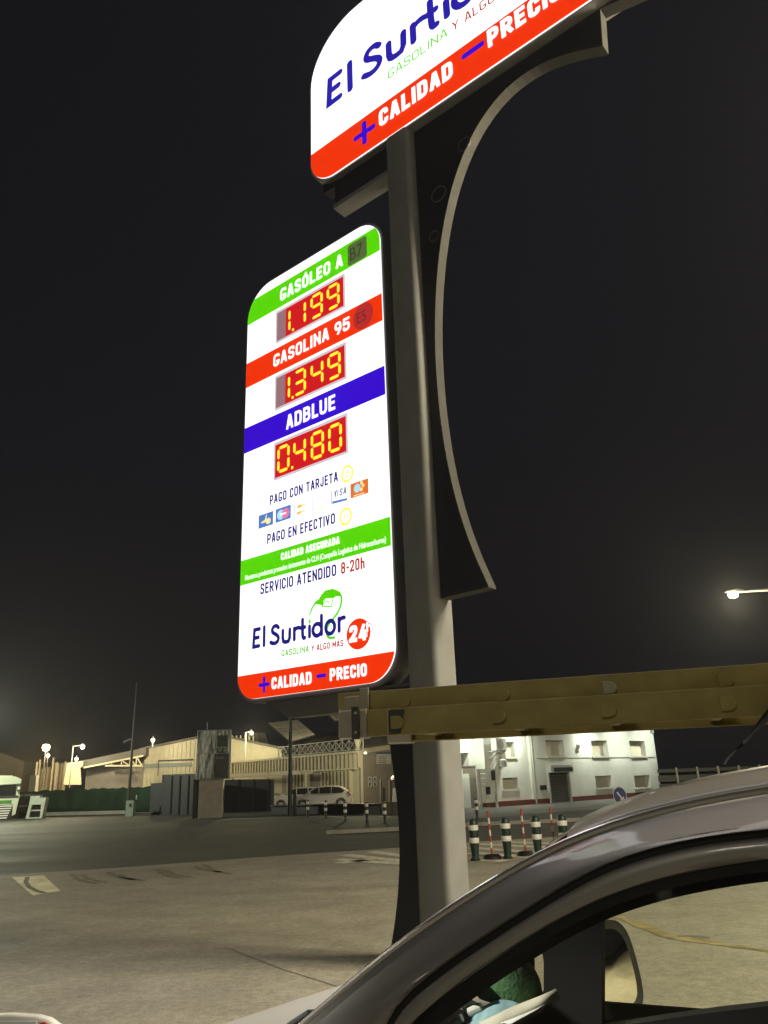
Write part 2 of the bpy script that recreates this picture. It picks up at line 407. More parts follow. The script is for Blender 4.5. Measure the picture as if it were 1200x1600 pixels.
tag(mk.build('yellow_line', M_ypaint), kind='structure')
mk = MB()
mk.add([(p.x, p.y, .0065) for p in (G(1056+36*math.cos(t*.3)+19, 1466+3.5*math.sin(t*.3)) for t in range(21))], [tuple(range(21))])
for x, y, s in ((112, 1366, 1), (128, 1367, .8), (170, 1363, .8), (186, 1366, .7), (245, 1358, 1), (258, 1359, .8), (320, 1352, .9), (305, 1354, .6)):
    groundstrip(mk, [G(x, y), G(x+8, y+7*s), G(x+22, y+12*s), G(x+40, y+15*s)], .14, .0065, .3)
groundstrip(mk, [G(43, 1371), G(40, 1379), G(46, 1387), G(58, 1393), G(70, 1396)], .09, .0125, .1)
tag(mk.build('tyre_marks', M_tyre), kind='structure')
mk = MB()
for q in ([(350, 1480), (440, 1515), (535, 1545)], [(-50, 1432), (5, 1434)]): groundstrip(mk, [G(*p) for p in q], .012, .008)
tag(mk.build('concrete_joint', mat('joint_fill', (.16, .15, .12), .8)), kind='structure')
decal('pavement', pv, M_pave, .004)

# ================================================================== THE TOTEM PRICE SIGN
v1 = ray(-949, 1272); TN = Vector((v1.y, -v1.x, 0)).normalized(); TN = TN if TN.y > 0 else -TN
TD = Vector((TN.y, -TN.x, 0))
T0 = G(662, 1510)
def S(px, py, off=0.0):
    p = onpl(px, py, T0+TN*off, TN)-T0; return (p.dot(TD), p.z)
TR = thing('price_totem', 'tall grey petrol station totem with lit white price panel and a curved side sail', 'price sign', T0, math.atan2(TD.y, TD.x))
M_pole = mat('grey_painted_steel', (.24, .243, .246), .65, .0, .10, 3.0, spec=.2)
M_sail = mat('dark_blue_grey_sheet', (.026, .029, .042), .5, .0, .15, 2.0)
M_case = mat('dark_sign_casing', (.16, .16, .165), .5, .0, .1, 3.0)
E_white = emi('lit_white_acrylic', (1, 1, .99), L_SIGN, True)
E_red = emi('lit_red_film', (.86, .032, .001), 1.0)
E_green = emi('lit_green_film', (.095, .66, .0), 1.0)
E_lgreen = emi('lit_leaf_green_letters', (.10, .42, .0), 1.0)
E_blue = emi('lit_blue_film', (.035, .002, .58), 1.0)
E_navy = emi('lit_navy_film', (.014, .010, .19), 1.0)
E_dred = emi('lit_dark_red_film', (.42, .028, .006), 1.0)
E_lwhite = emi('lit_white_letters', (1, 1, 1), 1.3)
E_olive = emi('dim_olive_film', (.085, .13, .035), 1.0)
E_dimred = emi('dim_red_film', (.45, .022, .022), 1.0)
E_grey = emi('dim_grey_letters', (.03, .05, .02), 1.0)
E_greyred = emi('dim_grey_red_letters', (.13, .022, .022), 1.0)
E_yel = emi('lit_yellow_film', (1.0, .86, .10), 1.2)
E_orange = emi('lit_orange_film', (.74, .17, .03), 1.0)
E_card = emi('lit_card_blue', (.09, .2, .56), 1.0)
E_pale = emi('lit_pale_blue', (.45, .75, .9), 1.0)
E_cream = emi('lit_cream', (.95, .82, .4), 1.0)
E_gold = emi('lit_gold', (.8, .5, .08), 1.0)
E_pink = emi('lit_pink', (.8, .2, .4), 1.0)
E_line = emi('lit_grey_line', (.16, .18, .30), 1.0)
E_led = emi('led_segments', (1.0, .70, .035), 1.45)
E_ledglow = emi('led_red_halo', (.95, .012, .01), 1.0)
E_ledbg = emi('led_red_acrylic', (.60, .010, .014), 1.0)
E_ledsheen = emi('led_reflection_glow', (.30, .16, .18), 1.0)  # grey reflection on the display glass, painted as a glow
M_frame = emi('display_frame', (.62, .56, .60), 1.0)

TP = TR
# pole: square column with rounded corners
pw = rrect(-.06, .35, 0.0, .41, .07, 6)
MB().prism(pw, 0.0, 13.2, axis='z').build('pole', M_pole, TR, smooth=True, ang=40)
# sail plate to the right of the pole, front face at .10, back edge at .30
OFF = .30
arc = [(775, 920), (752, 878), (730, 820), (712, 750), (700, 690), (690, 600), (687, 520), (690, 450), (697, 380), (708, 320), (725, 260), (750, 200), (790, 145), (840, 105), (900, 90), (950, 85), (946, 28), (1000, 4), (1060, -22)]
ap = [S(x, y, OFF) for x, y in arc]
# smooth the traced arc
def smooth(p, keep=()):
    out = list(p)
    for _ in range(2):
        q = list(out)
        for i in range(1, len(p)-1):
            if i in keep: continue
            q[i] = ((out[i-1][0]+2*out[i][0]+out[i+1][0])/4, (out[i-1][1]+2*out[i][1]+out[i+1][1])/4)
        out = q
    return out
ap = smooth(ap, (0, 15, 16, 17, 18))
def chaikin(p, n=1):
    for _ in range(n):
        o = [p[0]]
        for a, b in zip(p, p[1:]):
            o += [(a[0]*.75+b[0]*.25, a[1]*.75+b[1]*.25), (a[0]*.25+b[0]*.75, a[1]*.25+b[1]*.75)]
        o.append(p[-1]); p = o
    return p
apc = chaikin(ap[:16], 2)+ap[16:]
zt = 13.0
outer = [(.36, S(703, 937, OFF)[1])] + apc + [(4.6, ap[-1][1]), (4.6, zt), (.36, zt)]
hol = []
for (px, py, r) in ((722, 222, .10), (682, 300, .12), (675, 366, .08)):
    u, z = S(px, py, .1); hol.append(disc(u, z, r, r, 24))
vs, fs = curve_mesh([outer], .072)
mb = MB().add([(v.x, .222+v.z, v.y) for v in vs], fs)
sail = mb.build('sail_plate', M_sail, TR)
# its rim: the pale edge band
rim = MB()
pts = [(.36, S(703, 937, OFF)[1])] + apc
rows = []
for i in range(len(pts)):
    a = Vector(pts[max(i-1, 0)]); b = Vector(pts[min(i+1, len(pts)-1)]); d = (b-a).normalized(); n = Vector((d.y, -d.x))
    p = Vector(pts[i]); k = p+n*.006; q = p-n*.02
    rows.append([(q.x, .144, q.y), (k.x, .144, k.y), (k.x, .305, k.y), (q.x, .305, q.y)])
rim.grid(rows).build('sail_rim', mat('dull_rim_steel', (.06, .059, .056), .7, var=.15, spec=.2), sail)
for h in hol:
    m_ = MB(); n = len(h); c = (sum(p[0] for p in h)/n, sum(p[1] for p in h)/n)
    i_ = [(c[0]+(p[0]-c[0])*.90, c[1]+(p[1]-c[1])*.90) for p in h]
    m_.add([(p[0], .155, p[1]) for p in h]+[(p[0], .143, p[1]) for p in h]+[(p[0], .143, p[1]) for p in i_]+[(p[0], .155, p[1]) for p in i_],
           [(j*n+i, j*n+(i+1) % n, (j+1)*n+(i+1) % n, (j+1)*n+i) for j in range(3) for i in range(n)])
    m_.build('hole_ring', M_case, sail)
# mirrored sail on the left: low flared foot and top wing
gl = [(603, 1120), (605, 1150), (612, 1190), (620, 1240), (625, 1300), (625, 1350), (622, 1400), (616, 1450), (610, 1482), (606, 1497)]
gp = smooth([S(x, y, .02) for x, y in gl]); gp = chaikin(gp, 1)
tip = [(-.62, 2.72)] + gp + [(-.46, 0.0), (-.05, 0.0), (-.05, 2.72)]
vs, fs = curve_mesh([tip], .17); MB().add([(v.x, .20+v.z, v.y) for v in vs], fs).build('foot_sail', M_sail, TR)
wl = [S(517, 331, .15), S(606, 281, .15)]
MB().prism([(-1.12, wl[0][1]), (-.05, wl[0][1]), (-.05, 13.0), (-1.36, 13.0), (-1.36, wl[0][1]+.38), (-1.12, wl[0][1]+.36)], .10, .30).build('wing_plate', M_sail, TR)
MB().prism([(-1.13, wl[0][1]-.07), (-.06, wl[0][1]-.07), (-.06, wl[0][1]+.006), (-1.13, wl[0][1]+.006)], .07, .32).build('wing_rim', M_pole, TR)

# ---- lower price panel
XL, XR, ZB, ZT = -2.93, -.205, 2.80, 9.13
zg1b = S(391.5, 507)[1]; zg1t = S(490, 413.5)[1]; zr1t = 7.87; zr1b = S(599, 500.5)[1]; zb1t, zb1b = 6.775, 6.365
zg2t, zg2b = 4.725, 4.365; zrb = 3.12
outl = rrect(XL, XR, ZB, ZT, [.34, .40, .40, .52], 10)
case = rrect(XL-.035, XR+.035, ZB-.05, ZT+.035, [.35, .41, .42, .54], 10)
PP = MB().prism(case, .012, .30).build('price_panel', M_case, TR, smooth=True, ang=30)
MB().prism([(XL+.9, 2.52), (XR+.15, 2.52), (XR+.15, 2.76), (XL+.45, 2.76)], .06, .28).build('lower_bracket', M_case, TR)
MB().prism(outl, -.004, .013).build('lit_face', E_white, PP)
def clip_band(z0, z1):
    """the part of the rounded outline between two heights"""
    pts = outl; out = []; n = len(pts)
    def cut(pp, zc, keep_above):
        o = []
        for i in range(len(pp)):
            a, b = pp[i], pp[(i+1) % len(pp)]
            ina = (a[1] >= zc) == keep_above or abs(a[1]-zc) < 1e-9; inb = (b[1] >= zc) == keep_above or abs(b[1]-zc) < 1e-9
            if ina: o.append(a)
            if ina != inb:
                t = (zc-a[1])/(b[1]-a[1]); o.append((a[0]+(b[0]-a[0])*t, zc))
        return o
    return cut(cut(pts, z0, True), z1, False)
for z0, z1, m, lb in ((zg1b, zg1t, E_green, 'bright green band behind GASÓLEO A'), (zr1b, zr1t, E_red, 'red band behind GASOLINA 95'), (zb1b, zb1t, E_blue, 'deep blue band behind ADBLUE'),
                      (zg2b, zg2t, E_green, 'thin green band with small white print'), (ZB-.1, zrb, E_red, 'red foot band with rounded corners')):
    tag(flat_poly(MB(), clip_band(z0, z1), -.008).build('colour_band', m, PP, recalc=False), lb)
def line(txt, x0, x1, z0, h, m, weight=.17, parent=PP, y=-.011, lab=None, shear=0.0):
    first = MB(); mbs = [first]
    stroke_line(first, txt, x0, x1, z0, h, y, weight, shear, more=mbs)
    for w_, mb in zip(txt.split(), mbs): tag(mb.build('lettering', m, parent, recalc=False), 'the word '+w_ if w_.isalpha() else 'the characters '+w_)
line('GASÓLEO A', -2.18, -.89, 8.645, .215, E_lwhite, .19)
line('GASOLINA 95', -2.31, -.78, 7.565, .205, E_lwhite, .19)
line('ADBLUE', -2.02, -1.07, 6.455, .225, E_lwhite, .19)
line('PAGO CON TARJETA', -2.34, -1.04, 5.41, .140, E_navy, .17)
line('PAGO EN EFECTIVO', -2.38, -1.10, 4.85, .145, E_navy, .17)
line('CALIDAD ASEGURADA', -2.10, -1.03, 4.565, .10, E_lwhite, .21)
line('SERVICIO ATENDIDO', -2.50, -1.09, 4.165, .150, E_navy, .17)
line('8-20h', -1.01, -.62, 4.165, .15, E_dred, .17)
line('GASOLINA', -2.07, -1.575, 3.28, .080, E_lgreen, .19)
line('Y ALGO MÁS', -1.53, -.99, 3.275, .080, E_dred, .19)
line('CALIDAD', -2.25, -1.53, 2.885, .15, E_lwhite, .22)
line('PRECIO', -1.22, -.63, 2.885, .15, E_lwhite, .22)
def plusminus(parent, px, pz, s, mx, mz, k=1.0):
    for nm, grp in (('plus_sign', ([(px-.085*s, pz), (px+.085*s, pz)], [(px, pz-.085*s), (px, pz+.085*s)])), ('minus_sign', ([(mx-.06*s*k, mz), (mx+.06*s*k, mz)],))):
        mb = MB()
        for pts in grp:
            vs, fs = ribbon2d(pts, .045*s, True); mb.add([(v.x, -.013-.0004*len(mb.v)/40, v.y) for v in vs], fs)
        mb.build(nm, E_blue, parent, recalc=False)
plusminus(PP, -2.395, 2.96, 1.0, -1.365, 2.965)
# small print
vs, fs = text_mesh('Nuestros productos proceden únicamente de CLH (Compañía Logística de Hidrocarburos)', 1.0, 0, .012)
wx = max(v.x for v in vs); kx = 2.55/wx
tag(MB().add([(-2.83+v.x*kx, -.011, 4.425+v.y*.105) for v in vs], fs).build('lettering', E_lwhite, PP, recalc=False), 'one line of white small print')
# grade badges
tag(flat_poly(MB(), rrect(-.795, -.435, 8.575, 8.925, .05), -.011).build('grade_badge', E_olive, PP, recalc=False), 'dim olive square badge B7')
vs, fs = text_mesh('B7', .30, 0, .002); tag(MB().add([(-.765+v.x*.80, -.015, 8.645+v.y) for v in vs], fs).build('lettering', E_grey, PP, recalc=False), 'dark B7')
tag(flat_poly(MB(), disc(-.54, 7.665, .17, .185), -.011).build('grade_badge', E_dimred, PP, recalc=False), 'dim red round badge E5')
mb = MB(); vs, fs = ribbon2d([Vector(p) for p in disc(-.54, 7.665, .175, .19)]+[Vector(disc(-.54, 7.665, .175, .19)[0])], .008)
mb.add([(v.x, -.0135, v.y) for v in vs], fs)
vs, fs = text_mesh('E5', .24, 0, .001); mb.add([(-.665+v.x*.80, -.0145, 7.58+v.y) for v in vs], fs)
tag(mb.build('lettering', E_greyred, PP, recalc=False), 'dark E5')
# pictograms: payment rings and card marks
for cx, cz in ((-.88, 5.47), (-.92, 4.90)):
    mb = MB()
    c = disc(cx, cz, .092, .105, 24); vs, fs = ribbon2d([Vector(p) for p in c+[c[0]]], .032); mb.add([(v.x, -.011, v.y) for v in vs], fs)
    for pts in ([(-.925, 5.45), (-.88, 5.50), (-.835, 5.47)], [(-.92, 5.43), (-.84, 5.43)], [(-.95, 4.87), (-.93, 4.93)], [(-.90, 4.87), (-.885, 4.93)]):
        if abs(pts[0][1]-cz) < .2:
            vs, fs = ribbon2d(pts, .018); mb.add([(v.x, -.0115, v.y) for v in vs], fs)
    tag(mb.build('payment_symbol', E_yel, PP, recalc=False), 'yellow ring symbol for card' if cz > 5.2 else 'yellow ring symbol for cash')
def card(x0, x1, z0, z1, m): return tag(flat_poly(MB(), [(x0, z0), (x1, z0), (x1, z1), (x0, z1)], -.011).build('card_mark', m, PP, recalc=False))
c1 = card(-2.57, -2.27, 5.115, 5.31, E_card); mb = MB()
flat_poly(mb, [(-2.51, 5.18), (-2.33, 5.18), (-2.33, 5.225), (-2.42, 5.225), (-2.51, 5.20)], -.0135); flat_poly(mb, disc(-2.365, 5.185, .05, .045), -.014); flat_poly(mb, [(-2.44, 5.2), (-2.41, 5.2), (-2.395, 5.285), (-2.415, 5.285)], -.0145)
mb.build('card_symbol', E_cream, PP, recalc=False)
card(-2.22, -1.92, 5.12, 5.315, E_card)
flat_poly(MB(), disc(-2.115, 5.215, .075, .072), -.0135).build('card_symbol', E_pale, PP, recalc=False)
flat_poly(MB(), disc(-2.02, 5.215, .075, .072), -.0138).build('card_symbol', E_pink, PP, recalc=False)
flat_poly(MB(), [(-2.13, 5.205), (-2.01, 5.205), (-2.01, 5.228), (-2.13, 5.228)], -.0145).build('card_symbol', E_lwhite, PP, recalc=False)
for x in (-1.86, -1.52, -1.17): flat_poly(MB(), [(x, 5.125), (x+.012, 5.125), (x+.012, 5.31), (x, 5.31)], -.011).build('card_edge', E_line, PP, recalc=False)
mb = MB(); flat_poly(mb, [(-1.82, 5.225), (-1.77, 5.27), (-1.72, 5.27), (-1.72, 5.225)], -.011); flat_poly(mb, [(-1.82, 5.145), (-1.78, 5.175), (-1.72, 5.175), (-1.72, 5.145), (-1.77, 5.13)], -.011)
mb.build('card_symbol', E_gold, PP, recalc=False)
mb = MB(); flat_poly(mb, [(-1.72, 5.225), (-1.64, 5.225), (-1.64, 5.265), (-1.72, 5.265)], -.0112); flat_poly(mb, [(-1.72, 5.14), (-1.65, 5.14), (-1.65, 5.175), (-1.72, 5.175)], -.0112); flat_poly(mb, [(-1.50, 5.125), (-1.25, 5.115), (-1.25, 5.128), (-1.50, 5.14)], -.011)
mb.build('card_symbol', E_cream, PP, recalc=False)
tag(stroke_line(MB(), 'VI', -1.115, -1.045, 5.20, .095, -.011, .19, .12).add([], []).build('lettering', E_line, PP, recalc=False), 'first letters of VISA')
tag(stroke_line(MB(), 'SA', -1.02, -.90, 5.20, .095, -.011, .19, .12).build('lettering', E_line, PP, recalc=False), 'last letters of VISA')
flat_poly(MB(), [(-1.15, 5.125), (-.89, 5.11), (-.89, 5.14), (-1.15, 5.16)], -.011).build('card_symbol', E_card, PP, recalc=False)
card(-.83, -.53, 5.115, 5.31, E_orange); mb = MB()
flat_poly(mb, disc(-.715, 5.225, .055, .058), -.0135)
mb.build('card_symbol', E_pale, PP, recalc=False); mb = MB()
for x, z in ((-.64, 5.28), (-.615, 5.235), (-.645, 5.19)): flat_poly(mb, disc(x, z, .022, .024), -.0135)
flat_poly(mb, [(-.78, 5.13), (-.6, 5.13), (-.6, 5.142), (-.78, 5.142)], -.0135)
mb.build('card_symbol', E_cream, PP, recalc=False)

# ---- house mark "El Surtidor" with nozzle, drawn once in panel units and reused at header scale
def logo(parent, ox, oz, k, y=-.012):
    def T(p): return (ox+(p[0]+2.64)*k, oz+(p[1]-3.45)*k)
    lay = [0]
    def strokes(paths, w, m, name, lab, round_cap=True):
        mb = MB()
        for pts in paths:
            vs, fs = ribbon2d([Vector(p) for p in pts], w, round_cap); lay[0] += 1
            mb.add([(T(v)[0], y-.0004*(lay[0] % 7), T(v)[1]) for v in vs], fs)
        return tag(mb.build(name, m, parent, recalc=False), lab)
    def arcp(cx, cz, rx, rz, a0, a1, n=14): return [(cx+rx*math.cos(R(a0+(a1-a0)*i/n)), cz+rz*math.sin(R(a0+(a1-a0)*i/n))) for i in range(n+1)]
    w = .053
    # green hose first (behind letters)
    lay[0] = 0
    hose = [(-1.045, 3.935), (-1.005, 3.87), (-1.02, 3.78), (-1.08, 3.69), (-1.17, 3.62), (-1.24, 3.57), (-1.275, 3.50), (-1.26, 3.43), (-1.21, 3.40), (-1.14, 3.40)]
    strokes([chaikin(hose, 2)], .032, E_green, 'nozzle_hose', 'green hose curling down through the o')
    mb = MB()
    body = [(-1.575, 3.745), (-1.555, 3.735), (-1.50, 3.825), (-1.45, 3.865), (-1.36, 3.835), (-1.33, 3.81), (-1.32, 3.885), (-1.275, 3.905), (-1.14, 3.888), (-1.10, 3.905), (-1.03, 3.89), (-1.03, 3.945), (-1.08, 3.975), (-1.16, 4.01), (-1.29, 4.01), (-1.36, 3.965), (-1.40, 3.92), (-1.47, 3.895), (-1.53, 3.83)]
    mb.add([(T(p)[0], y, T(p)[1]) for p in body], [tuple(range(len(body)))])
    gp_ = [(-1.30, 3.89), (-1.335, 3.815), (-1.185, 3.79), (-1.155, 3.885)]
    vs, fs = ribbon2d([Vector(p) for p in gp_], .016, True); mb.add([(T(v)[0], y-.001, T(v)[1]) for v in vs], fs)
    vs, fs = ribbon2d([Vector((-1.29, 3.86)), Vector((-1.24, 3.865)), Vector((-1.22, 3.83))], .012, True); mb.add([(T(v)[0], y-.001, T(v)[1]) for v in vs], fs)
    tear = [(-1.56, 3.705), (-1.585, 3.655), (-1.575, 3.635), (-1.55, 3.635), (-1.54, 3.655)]
    mb.add([(T(p)[0], y, T(p)[1]) for p in tear], [tuple(range(5))])
    tag(mb.build('nozzle_emblem', E_green, parent, recalc=False), 'green fuel nozzle with a falling drop')
    y -= .004
    P = []
    P += [[(-2.50, 3.70), (-2.60, 3.70), (-2.615, 3.475), (-2.505, 3.475)], [(-2.60, 3.59), (-2.52, 3.59)]]
    P += [[(-2.405, 3.71), (-2.405, 3.47)]]
    P += [chaikin([(-2.13, 3.665), (-2.17, 3.70), (-2.24, 3.685), (-2.255, 3.62), (-2.16, 3.575), (-2.12, 3.53), (-2.15, 3.475), (-2.22, 3.465), (-2.275, 3.49)], 2)]
    P += [chaikin([(-2.045, 3.61), (-2.045, 3.48), (-2.0, 3.455), (-1.92, 3.465), (-1.915, 3.61)], 1)]
    P += [[(-1.835, 3.47), (-1.835, 3.61)], arcp(-1.77, 3.565, .065, .045, 180, 70, 8)]
    P += [chaikin([(-1.685, 3.70), (-1.685, 3.50), (-1.67, 3.465), (-1.645, 3.465)], 1), [(-1.72, 3.60), (-1.645, 3.60)]]
    P += [[(-1.56, 3.595), (-1.56, 3.47)]]
    P += [arcp(-1.425, 3.535, .075, .075, 0, 360, 20), [(-1.35, 3.70), (-1.35, 3.47)]]
    P += [arcp(-1.205, 3.535, .075, .08, 0, 360, 20)]
    P += [[(-1.055, 3.47), (-1.055, 3.62)], arcp(-.985, 3.57, .07, .05, 180, 75, 8)]
    strokes(P, w, E_navy if k < 1.5 else E_navy2, 'brand_lettering', 'the words El Surtidor in rounded dark blue letters')
E_navy2 = emi('lit_header_navy', (.02, .012, .36), 1.0)
logo(PP, -2.64, 3.45, 1.0)
tag(flat_poly(MB(), disc(-.75, 3.39, .19, .185), -.012).build('hours_disc', E_red, PP, recalc=False), 'red disc behind the number 24')
o = stroke_line(MB(), '24', -.895, -.61, 3.30, .20, -.0135, .25, .05).build('lettering', E_lwhite, PP, recalc=False); tag(o, 'white number 24')
mb = MB()
for wd, yy in ((.030, -.0145),):
    for pts in ([(-.605, 3.40), (-.605, 3.50)], [(-.605, 3.45), (-.57, 3.47), (-.545, 3.45), (-.545, 3.40)]):
        vs, fs = ribbon2d(pts, wd*1.35, True); mb.add([(v.x, yy, v.y) for v in vs], fs)
mb.build('lettering', E_dred, PP, recalc=False)
mb = MB()
for pts in ([(-.605, 3.40), (-.605, 3.50)], [(-.605, 3.45), (-.57, 3.47), (-.545, 3.45), (-.545, 3.40)]):
    vs, fs = ribbon2d(pts, .026, True); mb.add([(v.x, -.0165, v.y) for v in vs], fs)
tag(mb.build('lettering', E_lwhite, PP, recalc=False), 'small white letter h')
# ---- LED price displays
SEG = {'0': 'abcdef', '1': 'bc', '3': 'abgcd', '4': 'fgbc', '8': 'abcdefg', '9': 'abcfgd'}
def seg_mesh(mb, ch, x0, z0, w, h, t, y):
    g = t*.28; x1, z1, zm = x0+w, z0+h, z0+h/2
    def H(z): return [(x0+t*.5+g, z), (x0+t+g, z+t/2), (x1-t-g, z+t/2), (x1-t*.5-g, z), (x1-t-g, z-t/2), (x0+t+g, z-t/2)]
    def Vv(x, za, zb): return [(x, za+g), (x+t/2, za+t*.5+g), (x+t/2, zb-t*.5-g), (x, zb-g), (x-t/2, zb-t*.5-g), (x-t/2, za+t*.5+g)]
    sg = {'a': H(z1-t/2), 'g': H(zm), 'd': H(z0+t/2), 'f': Vv(x0+t/2, zm, z1-t/2), 'b': Vv(x1-t/2, zm, z1-t/2), 'e': Vv(x0+t/2, z0+t/2, zm), 'c': Vv(x1-t/2, z0+t/2, zm)}
    for s_ in SEG[ch]: flat_poly(mb, sg[s_], y)
def display(val, z0, z1, lab, offw):
    d = MB()
    xo0, xo1 = -2.235, -.825
    d.prism(rrect(xo0, xo1, z0, z1, .012, 2), -.045, .0)
    D = d.build('price_display', M_frame, TR); tag(D, lab)
    zz0, zz1 = z0+.035, z1-.045
    flat_poly(MB(), [(xo0+.03+offw, zz0), (xo1-.03, zz0), (xo1-.03, zz1), (xo0+.03+offw, zz1)], -.0475).build('display_window', E_ledbg, D, recalc=False)
    if offw: tag(flat_poly(MB(), [(xo0+.03, zz0), (xo0+.03+offw, zz0), (xo0+.03+offw, zz1), (xo0+.03, zz1)], -.0475).build('display_window', E_ledsheen, D, recalc=False), 'greyish left end of the display, its reflection painted as a glow')
    zc = (zz0+zz1)/2; hh = .40
    cells = [-2.155, -1.835, -1.495, -1.17]
    for i, ch in enumerate([c for c in val if c != '.']):
        wdt = .245
        gl_ = MB(); seg_mesh(gl_, ch, cells[i]-.022, zc-hh/2-.022, wdt+.044, hh+.044, .098, -.0495); gl_.build('digit_halo', E_ledglow, D, recalc=False)
        dg = MB(); seg_mesh(dg, ch, cells[i], zc-hh/2, wdt, hh, .044, -.052); tag(dg.build('digit', E_led, D, recalc=False), 'lit yellow digit '+ch)
    tag(flat_poly(MB(), rrect(-1.875, -1.835, zc-hh/2-.012, zc-hh/2+.028, .008, 2), -.0525).build('decimal_point', E_led, D, recalc=False))
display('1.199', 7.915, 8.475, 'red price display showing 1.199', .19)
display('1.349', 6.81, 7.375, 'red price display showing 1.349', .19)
display('0.480', 5.73, 6.31, 'red price display showing 0.480', 0.0)

# ---- header panel
HL, HR, HB, HT = -1.52, 4.1, 10.36, 13.35
hout = rrect(HL, HR, HB, HT, [.50, .5, 1.0, 1.0], 12)
HP = MB().prism([(x*1.0+(-.03 if x < 0 else .03), z+(-.03 if z < 11.5 else .03)) for x, z in hout], .012, .36).build('header_panel', M_case, TR, smooth=True, ang=30)
tag(HP, 'lit white header panel with blue lettering and red foot band')
MB().prism(hout, -.004, .013).build('lit_face', E_white, HP)
outl = hout
flat_poly(MB(), clip_band(HB-.1, 11.02), -.008).build('colour_band', E_red, HP, recalc=False)
logo(HP, -1.17, 11.70, 2.15)
line('GASOLINA', .07, 1.13, 11.385, .165, E_green, .13, HP)
line('Y ALGO MÁS', 1.22, 2.38, 11.385, .165, E_dred, .13, HP)
line('CALIDAD', -.13, 1.17, 10.625, .30, E_lwhite, .22, HP)
line('PRECIO', 1.73, 2.80, 10.68, .30, E_lwhite, .22, HP)
plusminus(HP, -.415, 10.725, 2.0, 1.50, 10.83, 1.15)

# area lights added just in front of both lit faces to boost their light
def boost_light(name, x0, x1, z0, z1, power, parent):
    ld = bpy.data.lights.new(name, 'AREA'); ld.shape = 'RECTANGLE'; ld.size = x1-x0; ld.size_y = z1-z0; ld.energy = power; ld.color = (1, .99, 1)
    lo = bpy.data.objects.new(name, ld); COL.objects.link(lo); lo.parent = parent; lo.location = ((x0+x1)/2, -.03, (z0+z1)/2); lo.rotation_euler = (R(-90), 0, 0); return lo
boost_light('panel_boost', XL, XR, ZB, ZT, L_BOOST, PP); boost_light('header_boost', HL, HR, HB, HT, L_BOOST, HP)

# ================================================================== VAN (frame: x forward, y towards the photographer, z up)
VA = Vector((-.917, .412, 0)).normalized(); VM = Vector((.412, .917, 0)).normalized()
D_CREST, D_GAP, D_BELT, D_C = 1.52, 1.41, 1.37, 2.21
A0 = -.6
VROOT = Vector((0, 0, 0)) + VM*D_C + VA*A0
VROT = math.atan2(VA.y, VA.x)
def V(px, py, D):
    p = onpl(px, py, CAM+VM*D, VM); w = p-CAM
    return ((w.dot(VA))-A0, p.z)
VAN = thing('van', 'silver grey compact van in the foreground with a ladder on its roof', 'van', VROOT, VROT)
M_van = mat('silver_grey_paint', (.30, .284, .27), .46, .35, .03, 1.5, coat=.35)
M_black = mat('black_rubber', (.010, .010, .010), .7, var=.2)
M_trim = mat('black_interior_plastic', (.007, .007, .008), .75, var=.2)
M_glass = glass('window_glass', (.80, .82, .78))
M_tyre_r = mat('tyre_rubber', (.02, .02, .02), .8)
M_rim = mat('steel_wheel', (.3, .3, .31), .4, .7)
def lerp2(a, b, t): return (a[0]+(b[0]-a[0])*t, a[1]+(b[1]-a[1])*t)
def resample(p, n):
    d = [0.0]
    for a, b in zip(p, p[1:]): d.append(d[-1]+math.hypot(b[0]-a[0], b[1]-a[1]))
    out = []
    for i in range(n):
        t = d[-1]*i/(n-1); k = 0
        while k < len(d)-2 and d[k+1] < t: k += 1
        out.append(lerp2(p[k], p[k+1], (t-d[k])/max(d[k+1]-d[k], 1e-9)))
    return out
def sm(p, n=2):
    p = list(p)
    for _ in range(n):
        p = [p[0]]+[((a[0]+2*b[0]+c[0])/4, (a[1]+2*b[1]+c[1])/4) for a, b, c in zip(p, p[1:], p[2:])]+[p[-1]]
    return p
crest_px = [(480, 1600), (531, 1553), (562, 1529), (606, 1491), (635, 1469), (670, 1445), (735, 1402), (787, 1370), (864, 1325), (948, 1293), (1032, 1268.5), (1130, 1247.5), (1200, 1236)]
gap_px = [(596, 1600), (610, 1576), (635, 1552.5), (685, 1512.5), (750, 1467.5), (810, 1429), (855, 1400), (927, 1358), (1004, 1329), (1095, 1308), (1200, 1296)]
l3_px = [(620, 1607), (642, 1592), (685, 1562), (745, 1517), (795, 1485), (860, 1444), (945, 1402), (1030, 1375), (1115, 1357), (1200, 1344)]
cr = [V(x, y, D_CREST) for x, y in crest_px]
gp_v = [V(x, y, D_GAP) for x, y in gap_px]
l3 = [V(x, y, D_GAP) for x, y in l3_px]
# continue the lines beyond the frame: down to the scuttle, back to the rear
cx0, cz0 = cr[0]
cr = [(cx0+.30, cz0-.22), (cx0+.15, cz0-.105)] + cr + [(.20, cr[-1][1]+.035), (-.15, cr[-1][1]+.06), (-.8, cr[-1][1]+.075), (-2.1, cr[-1][1]+.05)]
g0 = gp_v[0]; gp_v = [(g0[0]+.045, g0[1]-.30), (g0[0]+.035, g0[1]-.16), (g0[0]+.02, g0[1]-.06)] + gp_v + [(.16, gp_v[-1][1]+.025), (-.10, gp_v[-1][1]+.035), (-.38, gp_v[-1][1]+.03)]
l0 = l3[0]; l3 = [(l0[0]+.06, l0[1]-.14), (l0[0]+.035, l0[1]-.05)] + l3 + [(.16, l3[-1][1]+.022), (-.08, l3[-1][1]+.03), (-.33, l3[-1][1]+.028)]
N = 90
cr_s = sm(resample(cr, N), 5); gp_s = sm(resample(gp_v, N), 4); l3_s = sm(resample(l3, N), 4)
